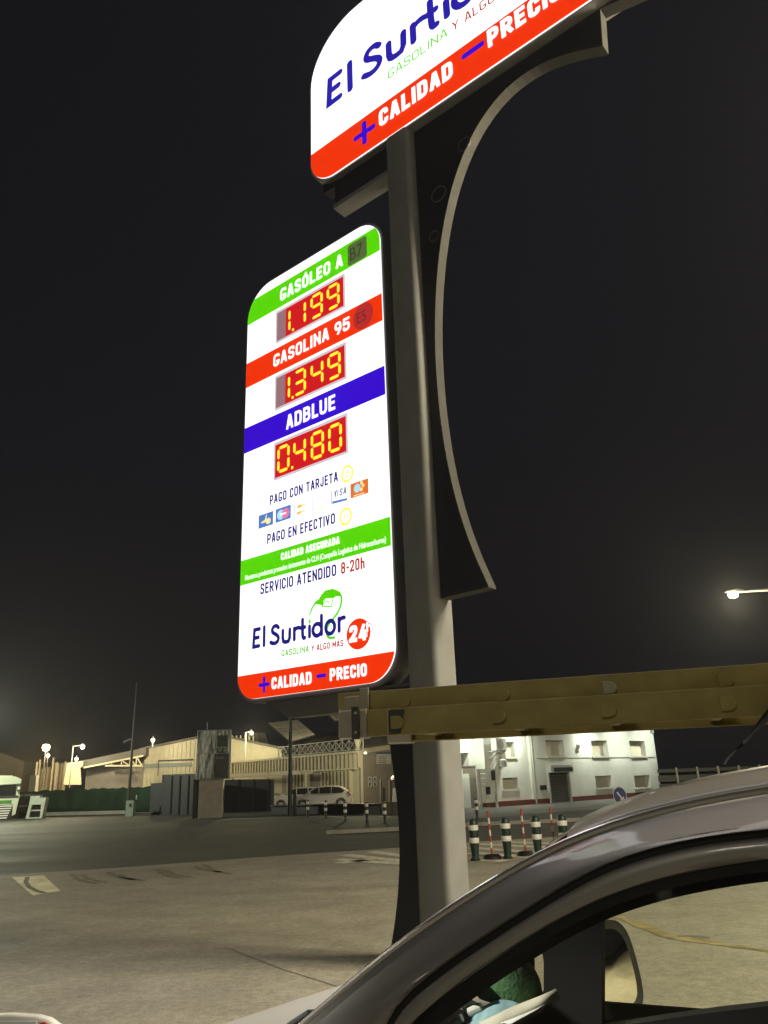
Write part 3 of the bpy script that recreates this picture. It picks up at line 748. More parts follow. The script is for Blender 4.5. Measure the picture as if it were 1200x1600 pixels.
def at_x(curve, x):
    for a, b in zip(curve, curve[1:]):
        if (a[0]-x)*(b[0]-x) <= 0 and a[0] != b[0]: return a[1]+(b[1]-a[1])*(x-a[0])/(b[0]-a[0])
    return curve[0][1] if x > curve[0][0] else curve[-1][1]
yC, yG, yB = D_C-D_CREST, D_C-D_GAP, D_C-D_BELT
body_objs = []
def off_curve(curve, dist, taper=False):
    out = []
    n = len(curve)
    for i in range(n):
        a = curve[max(i-1, 0)]; b = curve[min(i+1, n-1)]; d = (b[0]-a[0], b[1]-a[1]); l = math.hypot(*d) or 1
        nx, nz = -d[1]/l, d[0]/l
        if nz > 0 or (abs(nz) < .2 and nx > 0): nx, nz = -nx, -nz
        k = dist if not taper else dist*min(1, max(0, (curve[i][0]-.95)/.18))
        out.append((curve[i][0]+nx*k, curve[i][1]+nz*k))
    return out
def cant_rows(sgn, cut_rear=None):
    """surface from the drip edge (crest) down to the door gap"""
    rows = []
    # pair along normal-ish direction by fraction
    n = N
    fr = [cr_s[i] for i in range(n)]
    front = cr_s[0]; gg = gp_s
    # rear extension of the gap line follows the door shut line; extend it along the roof side
    ext = gg + [(gg[-1][0]-.3-(.0), gg[-1][1]-.005), (-2.1, gg[-1][1]-.03)]
    ext = resample(ext, n)
    if sgn < 0: ext = off_curve(ext, -.135, True)
    # align lower x so that near and far ends pair well
    for i in range(n):
        c = cr_s[i]; g = ext[i]
        row = []
        for k, (t, bul) in enumerate(((0, 0), (.03, .006), (.10, .011), (.3, .014), (.6, .014), (.85, .009), (.95, .003), (1.0, -.008))):
            p = lerp2(c, g, t); y = (yC*(1-t)+yG*t)+bul
            row.append((p[0], sgn*y, p[1]))
        rows.append(row)
    return rows, ext
ringN = []
for sgn in (1, -1):
    mb = MB(); rows, ext = cant_rows(sgn); mb.grid(rows)
    mb.build('roof_rail', M_van, VAN, smooth=True, ang=60)
M_edge = mat('edge_highlight_paint', (.62, .59, .56), .2, .6, .03, coat=.5)  # paler than the body, so the roof edge's highlight sits in its colour
# thin black gap between body and door
for sgn in (1, -1):
    mb = MB(); rows = []; gpc = gp_s if sgn > 0 else off_curve(gp_s, -.135, True)
    for i in range(N):
        a = gpc[i]; d = (gpc[min(i+1, N-1)][0]-gpc[max(i-1, 0)][0], gpc[min(i+1, N-1)][1]-gpc[max(i-1, 0)][1])
        l = math.hypot(*d); nx, nz = -d[1]/l, d[0]/l
        if nz > 0 and nx > 0: pass
        # inward normal (towards the window: rearward/down)
        if nz > 0 or (abs(nz) < .2 and nx > 0): nx, nz = -nx, -nz
        rows.append([(a[0]-nx*.006, sgn*(yG-.012), a[1]-nz*.006), (a[0]+nx*.016, sgn*(yG-.012), a[1]+nz*.016)])
    mb.grid(rows).build('door_gap', M_black, VAN)
# doors: painted frame from gap to window opening, lower door panel, seal, glass
gin = off_curve(gp_s, .011)
zbelt = .985
DOORS = []
gin0, l30 = gin, l3_s
for sgn, nm in ((1, 'near'), (-1, 'far')):
    gin, l3_s = (gin0, l30) if sgn > 0 else (off_curve(gin0, -.135, True), off_curve(l30, -.185, True))
    rows = []
    for i in range(N):
        a = gin[i]; b = l3_s[i]; row = []
        for t, bul in ((0, -.014), (.03, .0), (.12, .004), (.5, .007), (.88, .003), (.97, -.004), (1.0, -.018)):
            p = lerp2(a, b, t); row.append((p[0], sgn*(yG+bul-.004), p[1]))
        rows.append(row)
    mb = MB().grid(rows)
    # lower door skin
    x0, x1 = gin[0][0], -.38
    low = []
    for z, y in ((zbelt+.04, yG), (zbelt, yB-.005), (.85, yB+.02), (.62, yB+.03), (.40, yB+.02), (.30, yB-.01)):
        low.append([(x0+.0-(0 if z > 1 else .0), sgn*y, z), ((x0+x1)/2, sgn*(y+.004), z), (x1, sgn*y, z)])
    mb.grid(low)
    D = mb.build('door', M_van, VAN, smooth=True, ang=50); DOORS.append(D)
    mb = MB(); c1 = off_curve(l3_s, .030)
    rows = [[(l3_s[i][0], sgn*(yG-.010), l3_s[i][1]), (c1[i][0], sgn*(yG-.020), c1[i][1])] for i in range(N)]
    mb.grid(rows).build('window_seal', M_black, D)
    # glass pane
    rows = []
    for i in range(0, N, 3):
        p = l3_s[i]; rows.append([(p[0], sgn*(yG-.016), p[1]), (p[0], sgn*(yB-.03), zbelt)])
    MB().grid(rows).build('window_glass', M_glass, D, smooth=True)
    MB().prism(rrect(.12, .30, .88, .93, .02, 3), sgn*(yB+.02), sgn*(yB+.06)).build('door_handle', M_black, D, loc=(-.42, 0, 0))
gin, l3_s = gin0, l30
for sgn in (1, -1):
    MB().tube([(p[0], sgn*(yC+.001), p[1]+.002) for p in cr_s],   .0085, 10).build('crest_highlight', M_edge, VAN, smooth=True)  # tube added along the crest to carry the painted highlight line
gin, l3_s = gin0, l30
# roof skin and windscreen follow the drip edge across the width
XH = V(878, 1307, D_CREST)[0]
def across(p, s, depth, rise):
    k = 1-s*s
    return (p[0]+depth*k, s*yC, p[1]+rise*k)
SS = [-1, -.985, -.955, -.94, -.925, -.9, -.75, -.5, -.25, 0, .25, .5, .75, .9, .925, .94, .955, .985, 1]
GRV = {.985: .004, .955: .002, .94: -.012, .925: .004, .9: .012}
roof_rows = []; ws_rows = []
for i in range(N):
    p = cr_s[i]
    t = min(1, max(0, (XH+.06-p[0])/.5))
    if p[0] <= XH+.02:
        row = []
        for s in SS:
            q = across(p, s, .075*(1-t), .018+.012*t); g = GRV.get(abs(s), .012 if abs(s) < .95 else 0)
            row.append((q[0], q[1], q[2]+g*min(1, .3+t*2)))
        roof_rows.append(row)
    if p[0] >= XH-.03:
        ws_rows.append([across(p, s*.95, .03, -.012) for s in (-1, -.9, -.7, -.4, 0, .4, .7, .9, 1)])
MB().grid(roof_rows).build('roof', M_van, VAN, smooth=True, ang=70)
MB().grid(ws_rows).build('windscreen', glass('windscreen_glass', (.97, .98, .97)), VAN, smooth=True)
mb = MB(); i0 = [i for i in range(N) if cr_s[i][0] >= XH-.0][-1]
mb.tube([(q[0], q[1], q[2]+.004) for q in (across(cr_s[i0], s/10*.95, .05, .008) for s in range(-10, 11))], .005, 6).build('windscreen_seal', M_black, VAN, smooth=True)
# bonnet, nose, sides
xb = cr_s[0][0]; zb0 = cr_s[0][1]
bon = []
hp = [V(531, 1551, 2.72), V(450, 1575, 2.78), V(370, 1601, 2.82)]
zs = (hp[2][1]-hp[0][1])/(hp[2][0]-hp[0][0])
for k in range(13):
    t = k/12; x = hp[0][0]-.45+t*1.55; z = hp[0][1]+zs*(x-hp[0][0]) - max(0, t-.8)*.9
    hw = .72-.10*t
    row = []
    for s in (-1, -.97, -.9, -.7, -.35, 0, .35, .7, .9, .97, 1):
        row.append((x+.10*(1-s*s)*t, s*(hw+.02), z+.035*(1-s*s)-(.07 if abs(s) == 1 else .015 if abs(s) == .97 else 0)))
    bon.append(row)
MB().grid(bon).build('bonnet', M_van, VAN, smooth=True, ang=60)
xn = hp[0][0]-.45+1.55
MB().prism([(xn-.02, .25), (xn+.16, .28), (xn+.20, .52), (xn+.12, .72), (xn-.02, bon[-1][5][2]-.03)], -.70, .70).build('bumper', mat('grey_plastic', (.06, .06, .06), .6), VAN, bevel=.03)
def side_poly(front):
    pts = []
    def arch(cx, r=.36, cz=.31):
        return [(cx+r*math.cos(R(180-180*k/10)), cz+r*math.sin(R(180-180*k/10))) for k in range(11)]
    return pts, arch
WX = (.95+.35, -1.45)
for sgn in (1, -1):
    arch = lambda cx: [(cx+.36*math.cos(R(k*18)), .31+.36*math.sin(R(k*18))) for k in range(11)]
    # front wing
    pts = [(gin[0][0]+.02, .28), (gin[0][0]+.02, .99), (hp[0][0]+.1, bon[2][0][2]-.06), (xn+.02, bon[-1][0][2]-.06), (xn+.05, .30)]
    a = arch(WX[0]); pts += [(x, max(z, .28)) for x, z in a]
    MB().prism(pts, sgn*.70, sgn*(yB+.01)).build('front_wing', M_van, VAN)
    # rear side panel
    ze = ext[-1][1]
    pts = [(-.395, .28), (-.395, gp_s[-1][1]-.0), (-2.1, ext[-1][1]), (-2.16, 1.0), (-2.14, .30)]
    a = arch(WX[1])[::-1]; pts += [(x, max(z, .28)) for x, z in a]
    MB().prism(pts, sgn*(yG-.06), sgn*(yG-.002)).build('side_panel', M_van, VAN)
    for wx in WX:
        w = MB(); M = Matrix.Translation((wx, sgn*.72, .30)) @ Matrix.Rotation(R(90), 4, 'X')
        wv = MB().lathe([(.20, -.09), (.27, -.09), (.30, -.06), (.30, .06), (.27, .09), (.20, .09)], n=24)
        w.add([M @ Vector(p) for p in wv.v], wv.f); Wo = w.build('wheel', M_tyre_r, VAN, smooth=True)
        w = MB(); wv = MB().lathe([(.02, -.07), (.17, -.05), (.205, -.08), (.205, .08), (.17, .05), (.02, .07)], n=24)
        w.add([M @ Vector(p) for p in wv.v], wv.f).build('rim', M_rim, Wo, smooth=True)
MB().prism([(-2.17, .28), (-2.17, 1.0), (-2.115, cr_s[-1][1]+.02), (-2.08, cr_s[-1][1]+.02), (-2.10, .28)], -.74, .74).build('rear_door', M_van, VAN)
MB().box(-2.1, xn, -.68, .68, .22, .30).build('floor_pan', M_trim, VAN)
# interior: dashboard, far side trim with its two window openings, seats, headliner
D_T = 2.87
top = [(p[0], p[1]-.02) for p in cr_s if p[0] > -.4]
outer = [(gin[0][0]+.10, .93)] + [p for p in top if p[0] < gin[0][0]+.30] + [(-.40, .93)]
win = [V(x, y, D_T) for x, y in ((943, 1603), (943, 1430), (985, 1415), (1030, 1402), (1115, 1382), (1200, 1368))] + [(.10, V(1200, 1368, D_T)[1]+.02), (-.30, V(1200, 1368, D_T)[1]+.03), (-.30, V(1200, 1572, D_T)[1]+.06)] + [V(x, y, D_T) for x, y in ((1200, 1568), (1120, 1577), (1040, 1588))]
qua = [V(x, y, D_T) for x, y in ((790, 1552), (806, 1517), (824, 1501), (840, 1487), (847, 1485), (851, 1488), (853, 1500), (853, 1552))]
vs, fs = curve_mesh([outer, win, qua], .03)
MB().add([(v.x, -(D_T-D_C)+v.z, v.y) for v in vs], fs).build('interior_trim', M_trim, VAN)
MB().prism([(hp[0][0]+.05, .45), (hp[0][0]+.05, 1.02), (hp[0][0]-.25, 1.035), (hp[0][0]-.42, 1.0), (hp[0][0]-.45, .80), (hp[0][0]-.25, .5)], -.66, .66).build('dashboard', M_trim, VAN, bevel=.02)
MB().box(-.395, -.36, -.66, .66, .30, 1.62).build('bulkhead', M_trim, VAN)
for sy in (-.36, .36):
    s_ = MB().box(-.02, .46, sy-.24, sy+.24, .50, .66).build('seat', M_trim, VAN, bevel=.05)
    MB().prism([(-.02, .62), (.12, .62), (-.12, 1.22), (-.24, 1.20)], sy-.23, sy+.23).build('seat_back', M_trim, s_, bevel=.04)
# door mirrors, one each side
M_mirror = mat('mirror_glass', (.95, .92, .78), .015, 1.0, .01)
pm = onpl(950, 1518, CAM+VM*3.10, VM)-CAM; mxx = pm.dot(VA)-A0; mzz = pm.z+CAM.z
toe = R(25)
for sgn, zc in ((-1, mzz), (1, mzz-.06)):
    cxm, cym = mxx, (D_C-3.10) if sgn < 0 else -(D_C-3.10)
    nrm = Vector((-math.cos(toe), -sgn*math.sin(toe), .135)).normalized(); rt = Vector((0, 0, 1)).cross(nrm).normalized(); up = nrm.cross(rt)
    shape = [(-.115, -.128), (-.02, -.135), (.085, -.112), (.112, -.07), (.105, .07), (.075, .118), (.03, .130), (-.115, .130)]
    if sgn > 0: shape = [(-a, b) for a, b in shape]
    shape2 = [(a*(1.22 if a*-sgn > 0 else 1.0), b) for a, b in shape]
    c = Vector((cxm, cym, zc))
    def P3(a, b, d): return c+rt*a+up*b+nrm*d
    sh = chaikin(shape2+[shape2[0]], 2)[:-1]; n = len(sh)
    mb = MB(); rings = [(1.10, .012), (1.20, .016), (1.24, -.02), (1.16, -.06), (.85, -.095), (.4, -.11)]
    for s_, d in rings: mb.v += [tuple(P3(a*s_, b*s_, d)) for a, b in sh]
    for j in range(len(rings)-1):
        for i in range(n): mb.f.append((j*n+i, j*n+(i+1) % n, (j+1)*n+(i+1) % n, (j+1)*n+i))
    mb.f.append(tuple((len(rings)-1)*n+i for i in range(n))); mb.f.append(tuple(range(n)))
    mb.bar(c+Vector((0.02, 0, -.12)), (cxm+.06, sgn*(yB-.02), zbelt+.01), .09, .05)
    MO = mb.build('wing_mirror', M_black, VAN, smooth=True, ang=50)
    mb = MB()
    # slightly convex glass
    K = 5; mb.v.append(tuple(P3(0, 0, .0165)))
    for j in range(1, K+1): mb.v += [tuple(P3(a*j/K*.99, b*j/K*.99, .0165-.004*(j/K)**2)) for a, b in sh]
    for i in range(n): mb.f.append((0, 1+i, 1+(i+1) % n))
    for j in range(K-1):
        for i in range(n): mb.f.append((1+j*n+i, 1+j*n+(i+1) % n, 1+(j+1)*n+(i+1) % n, 1+(j+1)*n+i))
    mb.build('mirror_glass', M_mirror, MO, smooth=True, ang=80)
# wiper at the near pillar foot
mb = MB(); w0 = V(452, 1603, 1.75); w1 = V(482, 1586, 1.75)
mb.tube([(w0[0]+.1, D_C-1.75-.1, w0[1]-.09), (w0[0], D_C-1.75, w0[1]), (w1[0], D_C-1.75, w1[1]+.003), (w1[0]-.05, D_C-1.75-.03, w1[1]+.0)], .008, 8)
mb.build('wiper', M_black, VAN, smooth=True)
# roof bars that carry the ladder (behind the visible part of the roof)
for xx in (.18, -1.3):
    zc = cr_s[-6][1]
    MB().bar((xx, -.66, 1.842), (xx, .62, 1.842), .035, .03).bar((xx, .60, 1.70), (xx, .60, 1.842), .03, .04).bar((xx, -.64, 1.70), (xx, -.64, 1.842), .03, .04).build('roof_bar', M_black, VAN) if xx < 0 else None

# things lying on the dashboard
def VW(x, y, z): return VROOT + VA*x + Vector((-VA.y, VA.x, 0))*y + Vector((0, 0, z))
def dpos(px, py, D): x, z = V(px, py, D); return (x, D_C-D, z)
M_green = mat('dark_green_cloth', (.05, .125, .052), .9, var=.35, scale=14, bump=.4, bscale=90)
M_brim = mat('green_brim', (.07, .16, .06), .85, var=.3, scale=14)
c = dpos(800, 1557, 2.42); CAP = thing('cap', 'dark green cloth cap lying on the van dashboard', 'cap', VW(c[0], c[1], c[2]), VROT)
mb = MB(); prof = []
rows = []
for j in range(9):
    ph = R(90*j/8); row = []
    for k in range(25):
        th = 2*math.pi*k/24; wob = 1+.06*math.sin(3*th+1)+.05*math.sin(5*th)*math.sin(ph)
        row.append((math.cos(th)*math.cos(ph)*.092*wob, math.sin(th)*math.cos(ph)*.09*wob, math.sin(ph)**.8*.112*(1+.10*math.sin(th+1.0))))
    rows.append(row)
mb.grid(rows).build('crown', M_green, CAP, smooth=True, ang=80)
mb = MB(); rows = []
for k in range(13):
    t = k/12; th = R(-35+100*t)
    rows.append([(math.cos(th)*.10, math.sin(th)*.105, .035+.03*math.sin(t*3)), (math.cos(th)*.155+.01, math.sin(th)*.14, .012+.035*t), (math.cos(th)*.175+.012, math.sin(th)*.16, -.005+.03*t)])
mb.grid(rows).build('brim', M_brim, CAP, smooth=True, solid=.004)
mb = MB().tube([(math.cos(R(a))*.108*math.cos(R(35))+.012, math.sin(R(35))*.07+.02, math.sin(R(a))*.12+.004) for a in range(20, 150, 10)], .006, 6); mb.build('seam', M_black, CAP, smooth=True)
M_mask = mat('pale_blue_fabric', (.28, .46, .50), .85, var=.25, scale=20)
c = dpos(772, 1585, 2.30)
mb = MB(); rows = []
for i in range(9):
    t = i/8; rows.append([((t-.5)*-.15+.006*math.sin(k), (k/6-.5)*.085, .028*math.sin(math.pi*t)+.012*math.sin(k*1.9)+.05*(t-.2)) for k in range(7)])
o = mb.grid(rows).build('face_mask', M_mask, None, smooth=True, solid=.002, loc=VW(c[0], c[1], c[2]-.03), rotz=VROT)
tag(o, 'crumpled pale blue face mask lying on papers on the dashboard', 'face mask')
M_paper = mat('cream_paper', (.66, .62, .50), .85, var=.2, scale=9)
M_white = mat('white_paper', (.78, .78, .74), .8, var=.12, scale=9)
def sheet(name, p4, m, lab, cat, th=.004, group=None):
    P = [Vector(VW(*q)) for q in p4]; n = (P[1]-P[0]).cross(P[3]-P[0]).normalized(); n = n if n.z > 0 else -n
    mb = MB(); c_ = sum(P, Vector())/4
    rows = []
    for i in range(7):
        a = P[0].lerp(P[1], i/6); b = P[3].lerp(P[2], i/6); rows.append([a.lerp(b, j/4)+n*(.010*math.sin(i*.9)*(j/4)) for j in range(5)])
    o = mb.grid(rows).build(name, m, None, origin=c_, smooth=True, solid=th); tag(o, lab, cat, group); return o
sheet('notebook', [dpos(872, 1552, 2.20), dpos(868, 1558, 2.42), dpos(728, 1600, 2.52), dpos(760, 1612, 2.2)], M_paper, 'cream notebook sloping across the dashboard below the cap', 'notebook', .022)
sheet('paper_sheet', [dpos(826, 1547, 2.36), dpos(812, 1566, 2.40), dpos(700, 1602, 2.46), dpos(742, 1580, 2.40)], M_white, 'white curled paper sheet sticking up above the notebook', 'paper', .002)
sheet('paper_sheet', [dpos(852, 1570, 2.12), dpos(846, 1580, 2.2), dpos(770, 1612, 2.22), dpos(795, 1602, 2.12)], M_white, 'white folded paper in front of the notebook edge', 'paper', .003)
sheet('receipt', [dpos(736, 1562, 2.36), dpos(748, 1568, 2.38), dpos(728, 1583, 2.38), dpos(722, 1576, 2.36)], M_white, 'small white receipt standing at the windscreen end of the papers', 'receipt', .003)
c = dpos(722, 1592, 2.34); mb = MB().tube([dpos(752, 1573, 2.30), dpos(733, 1582, 2.30)], .011, 10).tube([dpos(722, 1590, 2.30), dpos(704, 1600, 2.30)], .010, 10)
o = mb.build('marker_pen', M_white, None, loc=VROOT, rotz=VROT, smooth=True)
me = o.data; tag(o, 'white pen pair lying at the windscreen side of the dashboard', 'pen')

# ================================================================== LADDER on the van roof (van axes)
VA = Vector((-.9506, .3103, 0)).normalized(); VM = Vector((.3103, .9506, 0)).normalized(); VROOT = VM*D_C+VA*A0; VROT = math.atan2(VA.y, VA.x)   # the ladder lies slightly askew on the van
LAD = thing('extension_ladder', 'yellow two section extension ladder carried flat on the van roof', 'ladder', VROOT+Vector((0, 0, 1.86)), VROT)
M_yel = mat('yellow_fibreglass', (.34, .275, .085), .48, var=.16, scale=14, bump=.0, bscale=120)
M_alu = mat('dull_aluminium', (.40, .365, .27), .42, .6, .1, 8)
M_dark = mat('dark_bracket', (.05, .05, .05), .55, var=.2)
LZ = 1.86
def channel(mb, x0, x1, yface, ydir, z0, z1, web=.006, fl=.030):
    """C section: web on the outside face, flanges pointing inwards (ydir)"""
    y1 = yface+ydir*web
    mb.box(x0, x1, min(yface, y1), max(yface, y1), z0, z1)
    for za, zb in ((z0, z0+.005), (z1-.005, z1)):
        a, b = y1, yface+ydir*fl
        mb.box(x0, x1, min(a, b), max(a, b), za, zb)
    return mb
yN, yF = D_C-2.10, D_C-2.56
xe = V(545, 1120, 2.1)[0]
for (yy, dr) in ((yN, -1), (yF, 1)):
    channel(MB(), -2.6, xe, yy, dr, 1.8645-LZ, 1.936-LZ).build('base_rail', M_yel, LAD, bevel=.002)
for (yy, dr) in ((yN-.045, -1), (yF+.045, 1)):
    channel(MB(), -2.4, xe+.05, yy, dr, 1.9375-LZ, 1.992-LZ).build('fly_rail', M_yel, LAD, bevel=.002)
dpx = [V(x, y, 2.1) for x, y in ((620, 1127), (773, 1118), (943, 1107), (1135, 1097))]
step = (dpx[0][0]-dpx[3][0])/3
def dshape(r=.0175):
    return [(-r*.9, -r), (r*.2, -r)] + [(r*.2+r*math.cos(R(a)), r*math.sin(R(a))) for a in range(-80, 81, 20)] + [(r*.2, r), (-r*.9, r)]
k = 0
x = dpx[0][0]
while x > -2.5:
    MB().prism([(x-px_, z_+1.8975-LZ) for px_, z_ in dshape()], yF-.004, yN+.009).build('rung', M_yel, LAD, bevel=.0015)
    xf = x-.008
    MB().prism([(xf-px_, z_+1.957-LZ) for px_, z_ in dshape(.0165)], yF+.041, yN-.036).build('rung', M_alu if k == 2 else M_yel, LAD, bevel=.0015)
    x -= step; k += 1
# end guide: plastic end caps, dark hook plate, strap
e0 = V(527, 1120, 2.09)[0]
for (yy, dr) in ((yN, -1), (yF, 1)):
    MB().box(xe-.055, e0, min(yy+.006*(-dr), yy+dr*.035), max(yy+.006*(-dr), yy+dr*.035), 1.860-LZ, 1.9405-LZ).build('end_cap', M_alu, LAD, bevel=.006)
    MB().box(xe-.04, e0+.002, min(yy+dr*.04, yy+dr*.085), max(yy+dr*.04, yy+dr*.085), 1.9365-LZ, 1.984-LZ).build('end_cap', M_alu, LAD, bevel=.006)
    MB().box(xe-.035, xe-.012, min(yy-dr*.013, yy-dr*.006), max(yy-dr*.013, yy-dr*.006), 1.858-LZ, 1.946-LZ).build('hook_plate', M_dark, LAD, bevel=.002)
    MB().box(xe-.048, xe-.02, min(yy+dr*.034, yy+dr*.040), max(yy+dr*.034, yy+dr*.040), 1.935-LZ, 2.001-LZ).build('guide_bracket', M_alu, LAD, bevel=.002)
    for zz in (1.876, 1.928): MB().box(xe-.029, xe-.021, min(yy-dr*.017, yy-dr*.012), max(yy-dr*.017, yy-dr*.012), zz-.004-LZ, zz+.004-LZ).build('rivet', M_alu, LAD, bevel=.002)
    pv_ = [(xe-.125, 1.868), (xe-.150, 1.868), (xe-.165, 1.931), (xe-.118, 1.931)]
    MB().prism([(a, b-LZ) for a, b in pv_], min(yy-dr*.004, yy-dr*.0005), max(yy-dr*.004, yy-dr*.0005)).build('label_plate', M_dark, LAD)
    MB().box(xe-.120, xe-.117, min(yy-dr*.009, yy-dr*.0005), max(yy-dr*.009, yy-dr*.0005), 1.866-LZ, 1.934-LZ).build('guide_bracket', M_alu, LAD)
# black strap hanging from the ladder to the roof
s0 = [(1131, 1196, 1.95), (1136, 1186, 1.97), (1150, 1172, 2.0), (1160, 1163, 2.0), (1175, 1146, 2.04), (1188, 1132, 2.06), (1204, 1112, 2.08), (1230, 1085, 2.09)]
pts = [VW(*dpos(x, y, d)) for x, y, d in s0]
o = MB().tube([p-pts[0] for p in pts], [.0025, .003, .003, .0045, .004, .008, .009, .008], 8).build('strap', M_black, None, loc=pts[0], smooth=True)
tag(o, 'black strap hanging from the ladder down to the van roof', 'strap')

# ================================================================== white cabinet with red edge, lower left corner
kc = G(14, 1591, .98); kd = (G(110, 1604, .98)-G(0, 1604, .98)).normalized(); KB = thing('forecourt_cabinet', 'low white rounded cabinet with a red edge beside the forecourt', 'cabinet', (kc.x, kc.y, 0), math.atan2(kd.y, kd.x))
M_cab = mat('white_gloss_plastic', (.8, .8, .78), .3, var=.04)
M_redp = mat('red_gloss_plastic', (.62, .10, .05), .35, var=.08)
top_o = [(-.30, .93), (-.26, .965), (-.16, .985), (0, .99), (.10, .985), (.145, .975), (.22, .935), (.235, .90)]
MB().prism([(-.30, 0)]+top_o+[(.235, 0)], .0, .045).build('body', M_cab, KB, smooth=True, ang=30, bevel=.012)
MB().prism([(.12, .965), (.14, .970), (.213, .93), (.226, .90), (.226, .1), (.165, .1), (.165, .92)], -.006, .012).build('red_edge', M_redp, KB)
mb = MB().box(-.27, .11, -.007, .012, .60, .972); mb.build('notice', mat('notice_white', (.85, .86, .82), .4), KB)
MB().prism([(-.14, .955), (-.06, .97), (-.02, .962), (-.05, .945), (-.03, .935)], -.010, -.006).build('green_mark', mat('leaf_green', (.30, .60, .08), .5), KB)

# ================================================================== WHITE BUILDING
WE = Vector((.755, .656, 0)).normalized(); WN = Vector((-.656, .755, 0)).normalized()
W0 = G(859, 1255)
def FB(px, py, back=0.0):
    p = onpl(px, py, W0+WN*back, WN)-W0; return (p.dot(WE), p.z)
M_wwall = mat('white_render', (.66, .67, .63), .85, var=.07, scale=1.2, bump=.3, bscale=14)
M_redb = mat('red_plinth_paint', (.13, .035, .03), .8, var=.2, scale=1.5)
M_blind = mat('pale_blind', (.58, .55, .45), .7, var=.05)
M_sill = mat('pale_stone_sill', (.62, .60, .54), .8, var=.08)
M_shut = mat('steel_shutter', (.20, .20, .195), .45, .3, .1, 6)
M_dgrey = mat('dark_grey_metal', (.035, .035, .038), .5, var=.15)
M_lgrey = mat('light_grey_metal', (.45, .45, .43), .5, var=.08)
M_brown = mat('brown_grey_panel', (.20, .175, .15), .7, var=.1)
WB = thing('white_building', 'two storey white rendered building with red plinth, roller shutter and recessed windows', 'building', W0, math.atan2(WE.y, WE.x))
sR = FB(1033, 1235)[0]; sC = FB(834, 1240)[0]; sL = FB(760, 1240, .25)[0]
zT = FB(900, 1122)[1]; zB = FB(900, 1244.5)[1]
def wall_with_holes(mb, x0, x1, z0, z1, holes, yf, th):
    """one wall slab built as a grid of boxes that leaves the openings empty"""
    xs = sorted(set([x0, x1]+[h[0] for h in holes]+[h[1] for h in holes])); zs_ = sorted(set([z0, z1]+[h[2] for h in holes]+[h[3] for h in holes]))
    def inside(x, z): return any(h[0] < x < h[1] and h[2] < z < h[3] for h in holes)
    V_ = {}
    def vid(i, k, b):
        key = (i, k, b)
        if key not in V_: V_[key] = len(mb.v); mb.v.append((xs[i], yf+(th if b else 0), zs_[k]))
        return V_[key]
    nx, nz = len(xs)-1, len(zs_)-1
    solid = [[not inside((xs[i]+xs[i+1])/2, (zs_[k]+zs_[k+1])/2) for k in range(nz)] for i in range(nx)]
    for i in range(nx):
        for k in range(nz):
            if not solid[i][k]: continue
            mb.f.append((vid(i, k, 0), vid(i+1, k, 0), vid(i+1, k+1, 0), vid(i, k+1, 0)))
            mb.f.append((vid(i, k, 1), vid(i, k+1, 1), vid(i+1, k+1, 1), vid(i+1, k, 1)))
            for di, dk, e in ((-1, 0, ((0, 0), (0, 1))), (1, 0, ((1, 0), (1, 1))), (0, -1, ((0, 0), (1, 0))), (0, 1, ((0, 1), (1, 1)))):
                a, b = i+di, k+dk
                if a < 0 or b < 0 or a >= nx or b >= nz or not solid[a][b]:
                    p, q = e; mb.f.append((vid(i+p[0], k+p[1], 0), vid(i+q[0], k+q[1], 0), vid(i+q[0], k+q[1], 1), vid(i+p[0], k+p[1], 1)))
    return mb
wins = [(852, 1156.5, 882.5, 1181.5), (923, 1157, 951.5, 1181.5), (983, 1157.5, 1010, 1181.5), (929.5, 1212.5, 957, 1230), (990.5, 1212, 1017, 1229.5)]
WR = []
for x0, y0, x1, y1 in wins:
    a = FB(x0, y0); b = FB(x1, y1); WR.append((a[0], b[0], b[1], a[1]))
wl_ = [(785.5, 1159, 806, 1183), (785, 1215.5, 810, 1233)]
WL = []
for x0, y0, x1, y1 in wl_:
    a = FB(x0, y0, .2); b = FB(x1, y1, .2); WL.append((a[0], b[0], b[1], a[1]))
ds = [FB(856, 1207), FB(892, 1255)]; dr = (ds[0][0], ds[1][0], -.02, ds[0][1])
mb = MB(); wall_with_holes(mb, sC, sR, zB, zT, WR+[(dr[0], dr[1], zB, dr[3])], 0, .45)
mb.build('wall', M_wwall, WB)
mb = MB(); wall_with_holes(mb, sL, sC-.003, zB, zT-.02, WL, .2, .45); mb.build('wall', M_wwall, WB)
MB().box(sL, sL+.3, .652, 4.59, 0, zT-.03).build('wall', M_wwall, WB)
MB().box(sR-.4, sR-.002, .452, 5, zB, zT-.003).box(sL+.01, sR-.01, 4.6, 5, 0, zT-.01).build('wall', M_wwall, WB)
MB().box(sL, sR-.02, .46, 4.6, zT-.25, zT-.06).build('roof', M_dgrey, WB)
MB().box(sL+.02, dr[0], -.02, .44, 0, zB-.003).box(dr[1], sR+.01, -.02, .44, 0, zB-.003).box(sR-.4, sR+.01, .44, 5, 0, zB-.003).build('plinth', M_redb, WB)
for h, y in [(w, 0) for w in WR]+[(w, .2) for w in WL]:
    f_ = MB().box(h[0], h[1], y+.40, y+.44, h[2], h[3]).build('window', M_blind, WB)
    MB().box(h[0]+.002, h[1]-.002, y+.36, y+.40, h[2]+.005, h[2]+.07).box(h[0]+.002, h[0]+.06, y+.35, y+.40, h[2]+.002, h[3]-.002).build('window_frame', M_sill, f_)
    MB().box(h[0]-.08, h[1]+.08, y-.10, y+.34, h[2]-.09, h[2]+.004).build('sill', M_sill, f_)
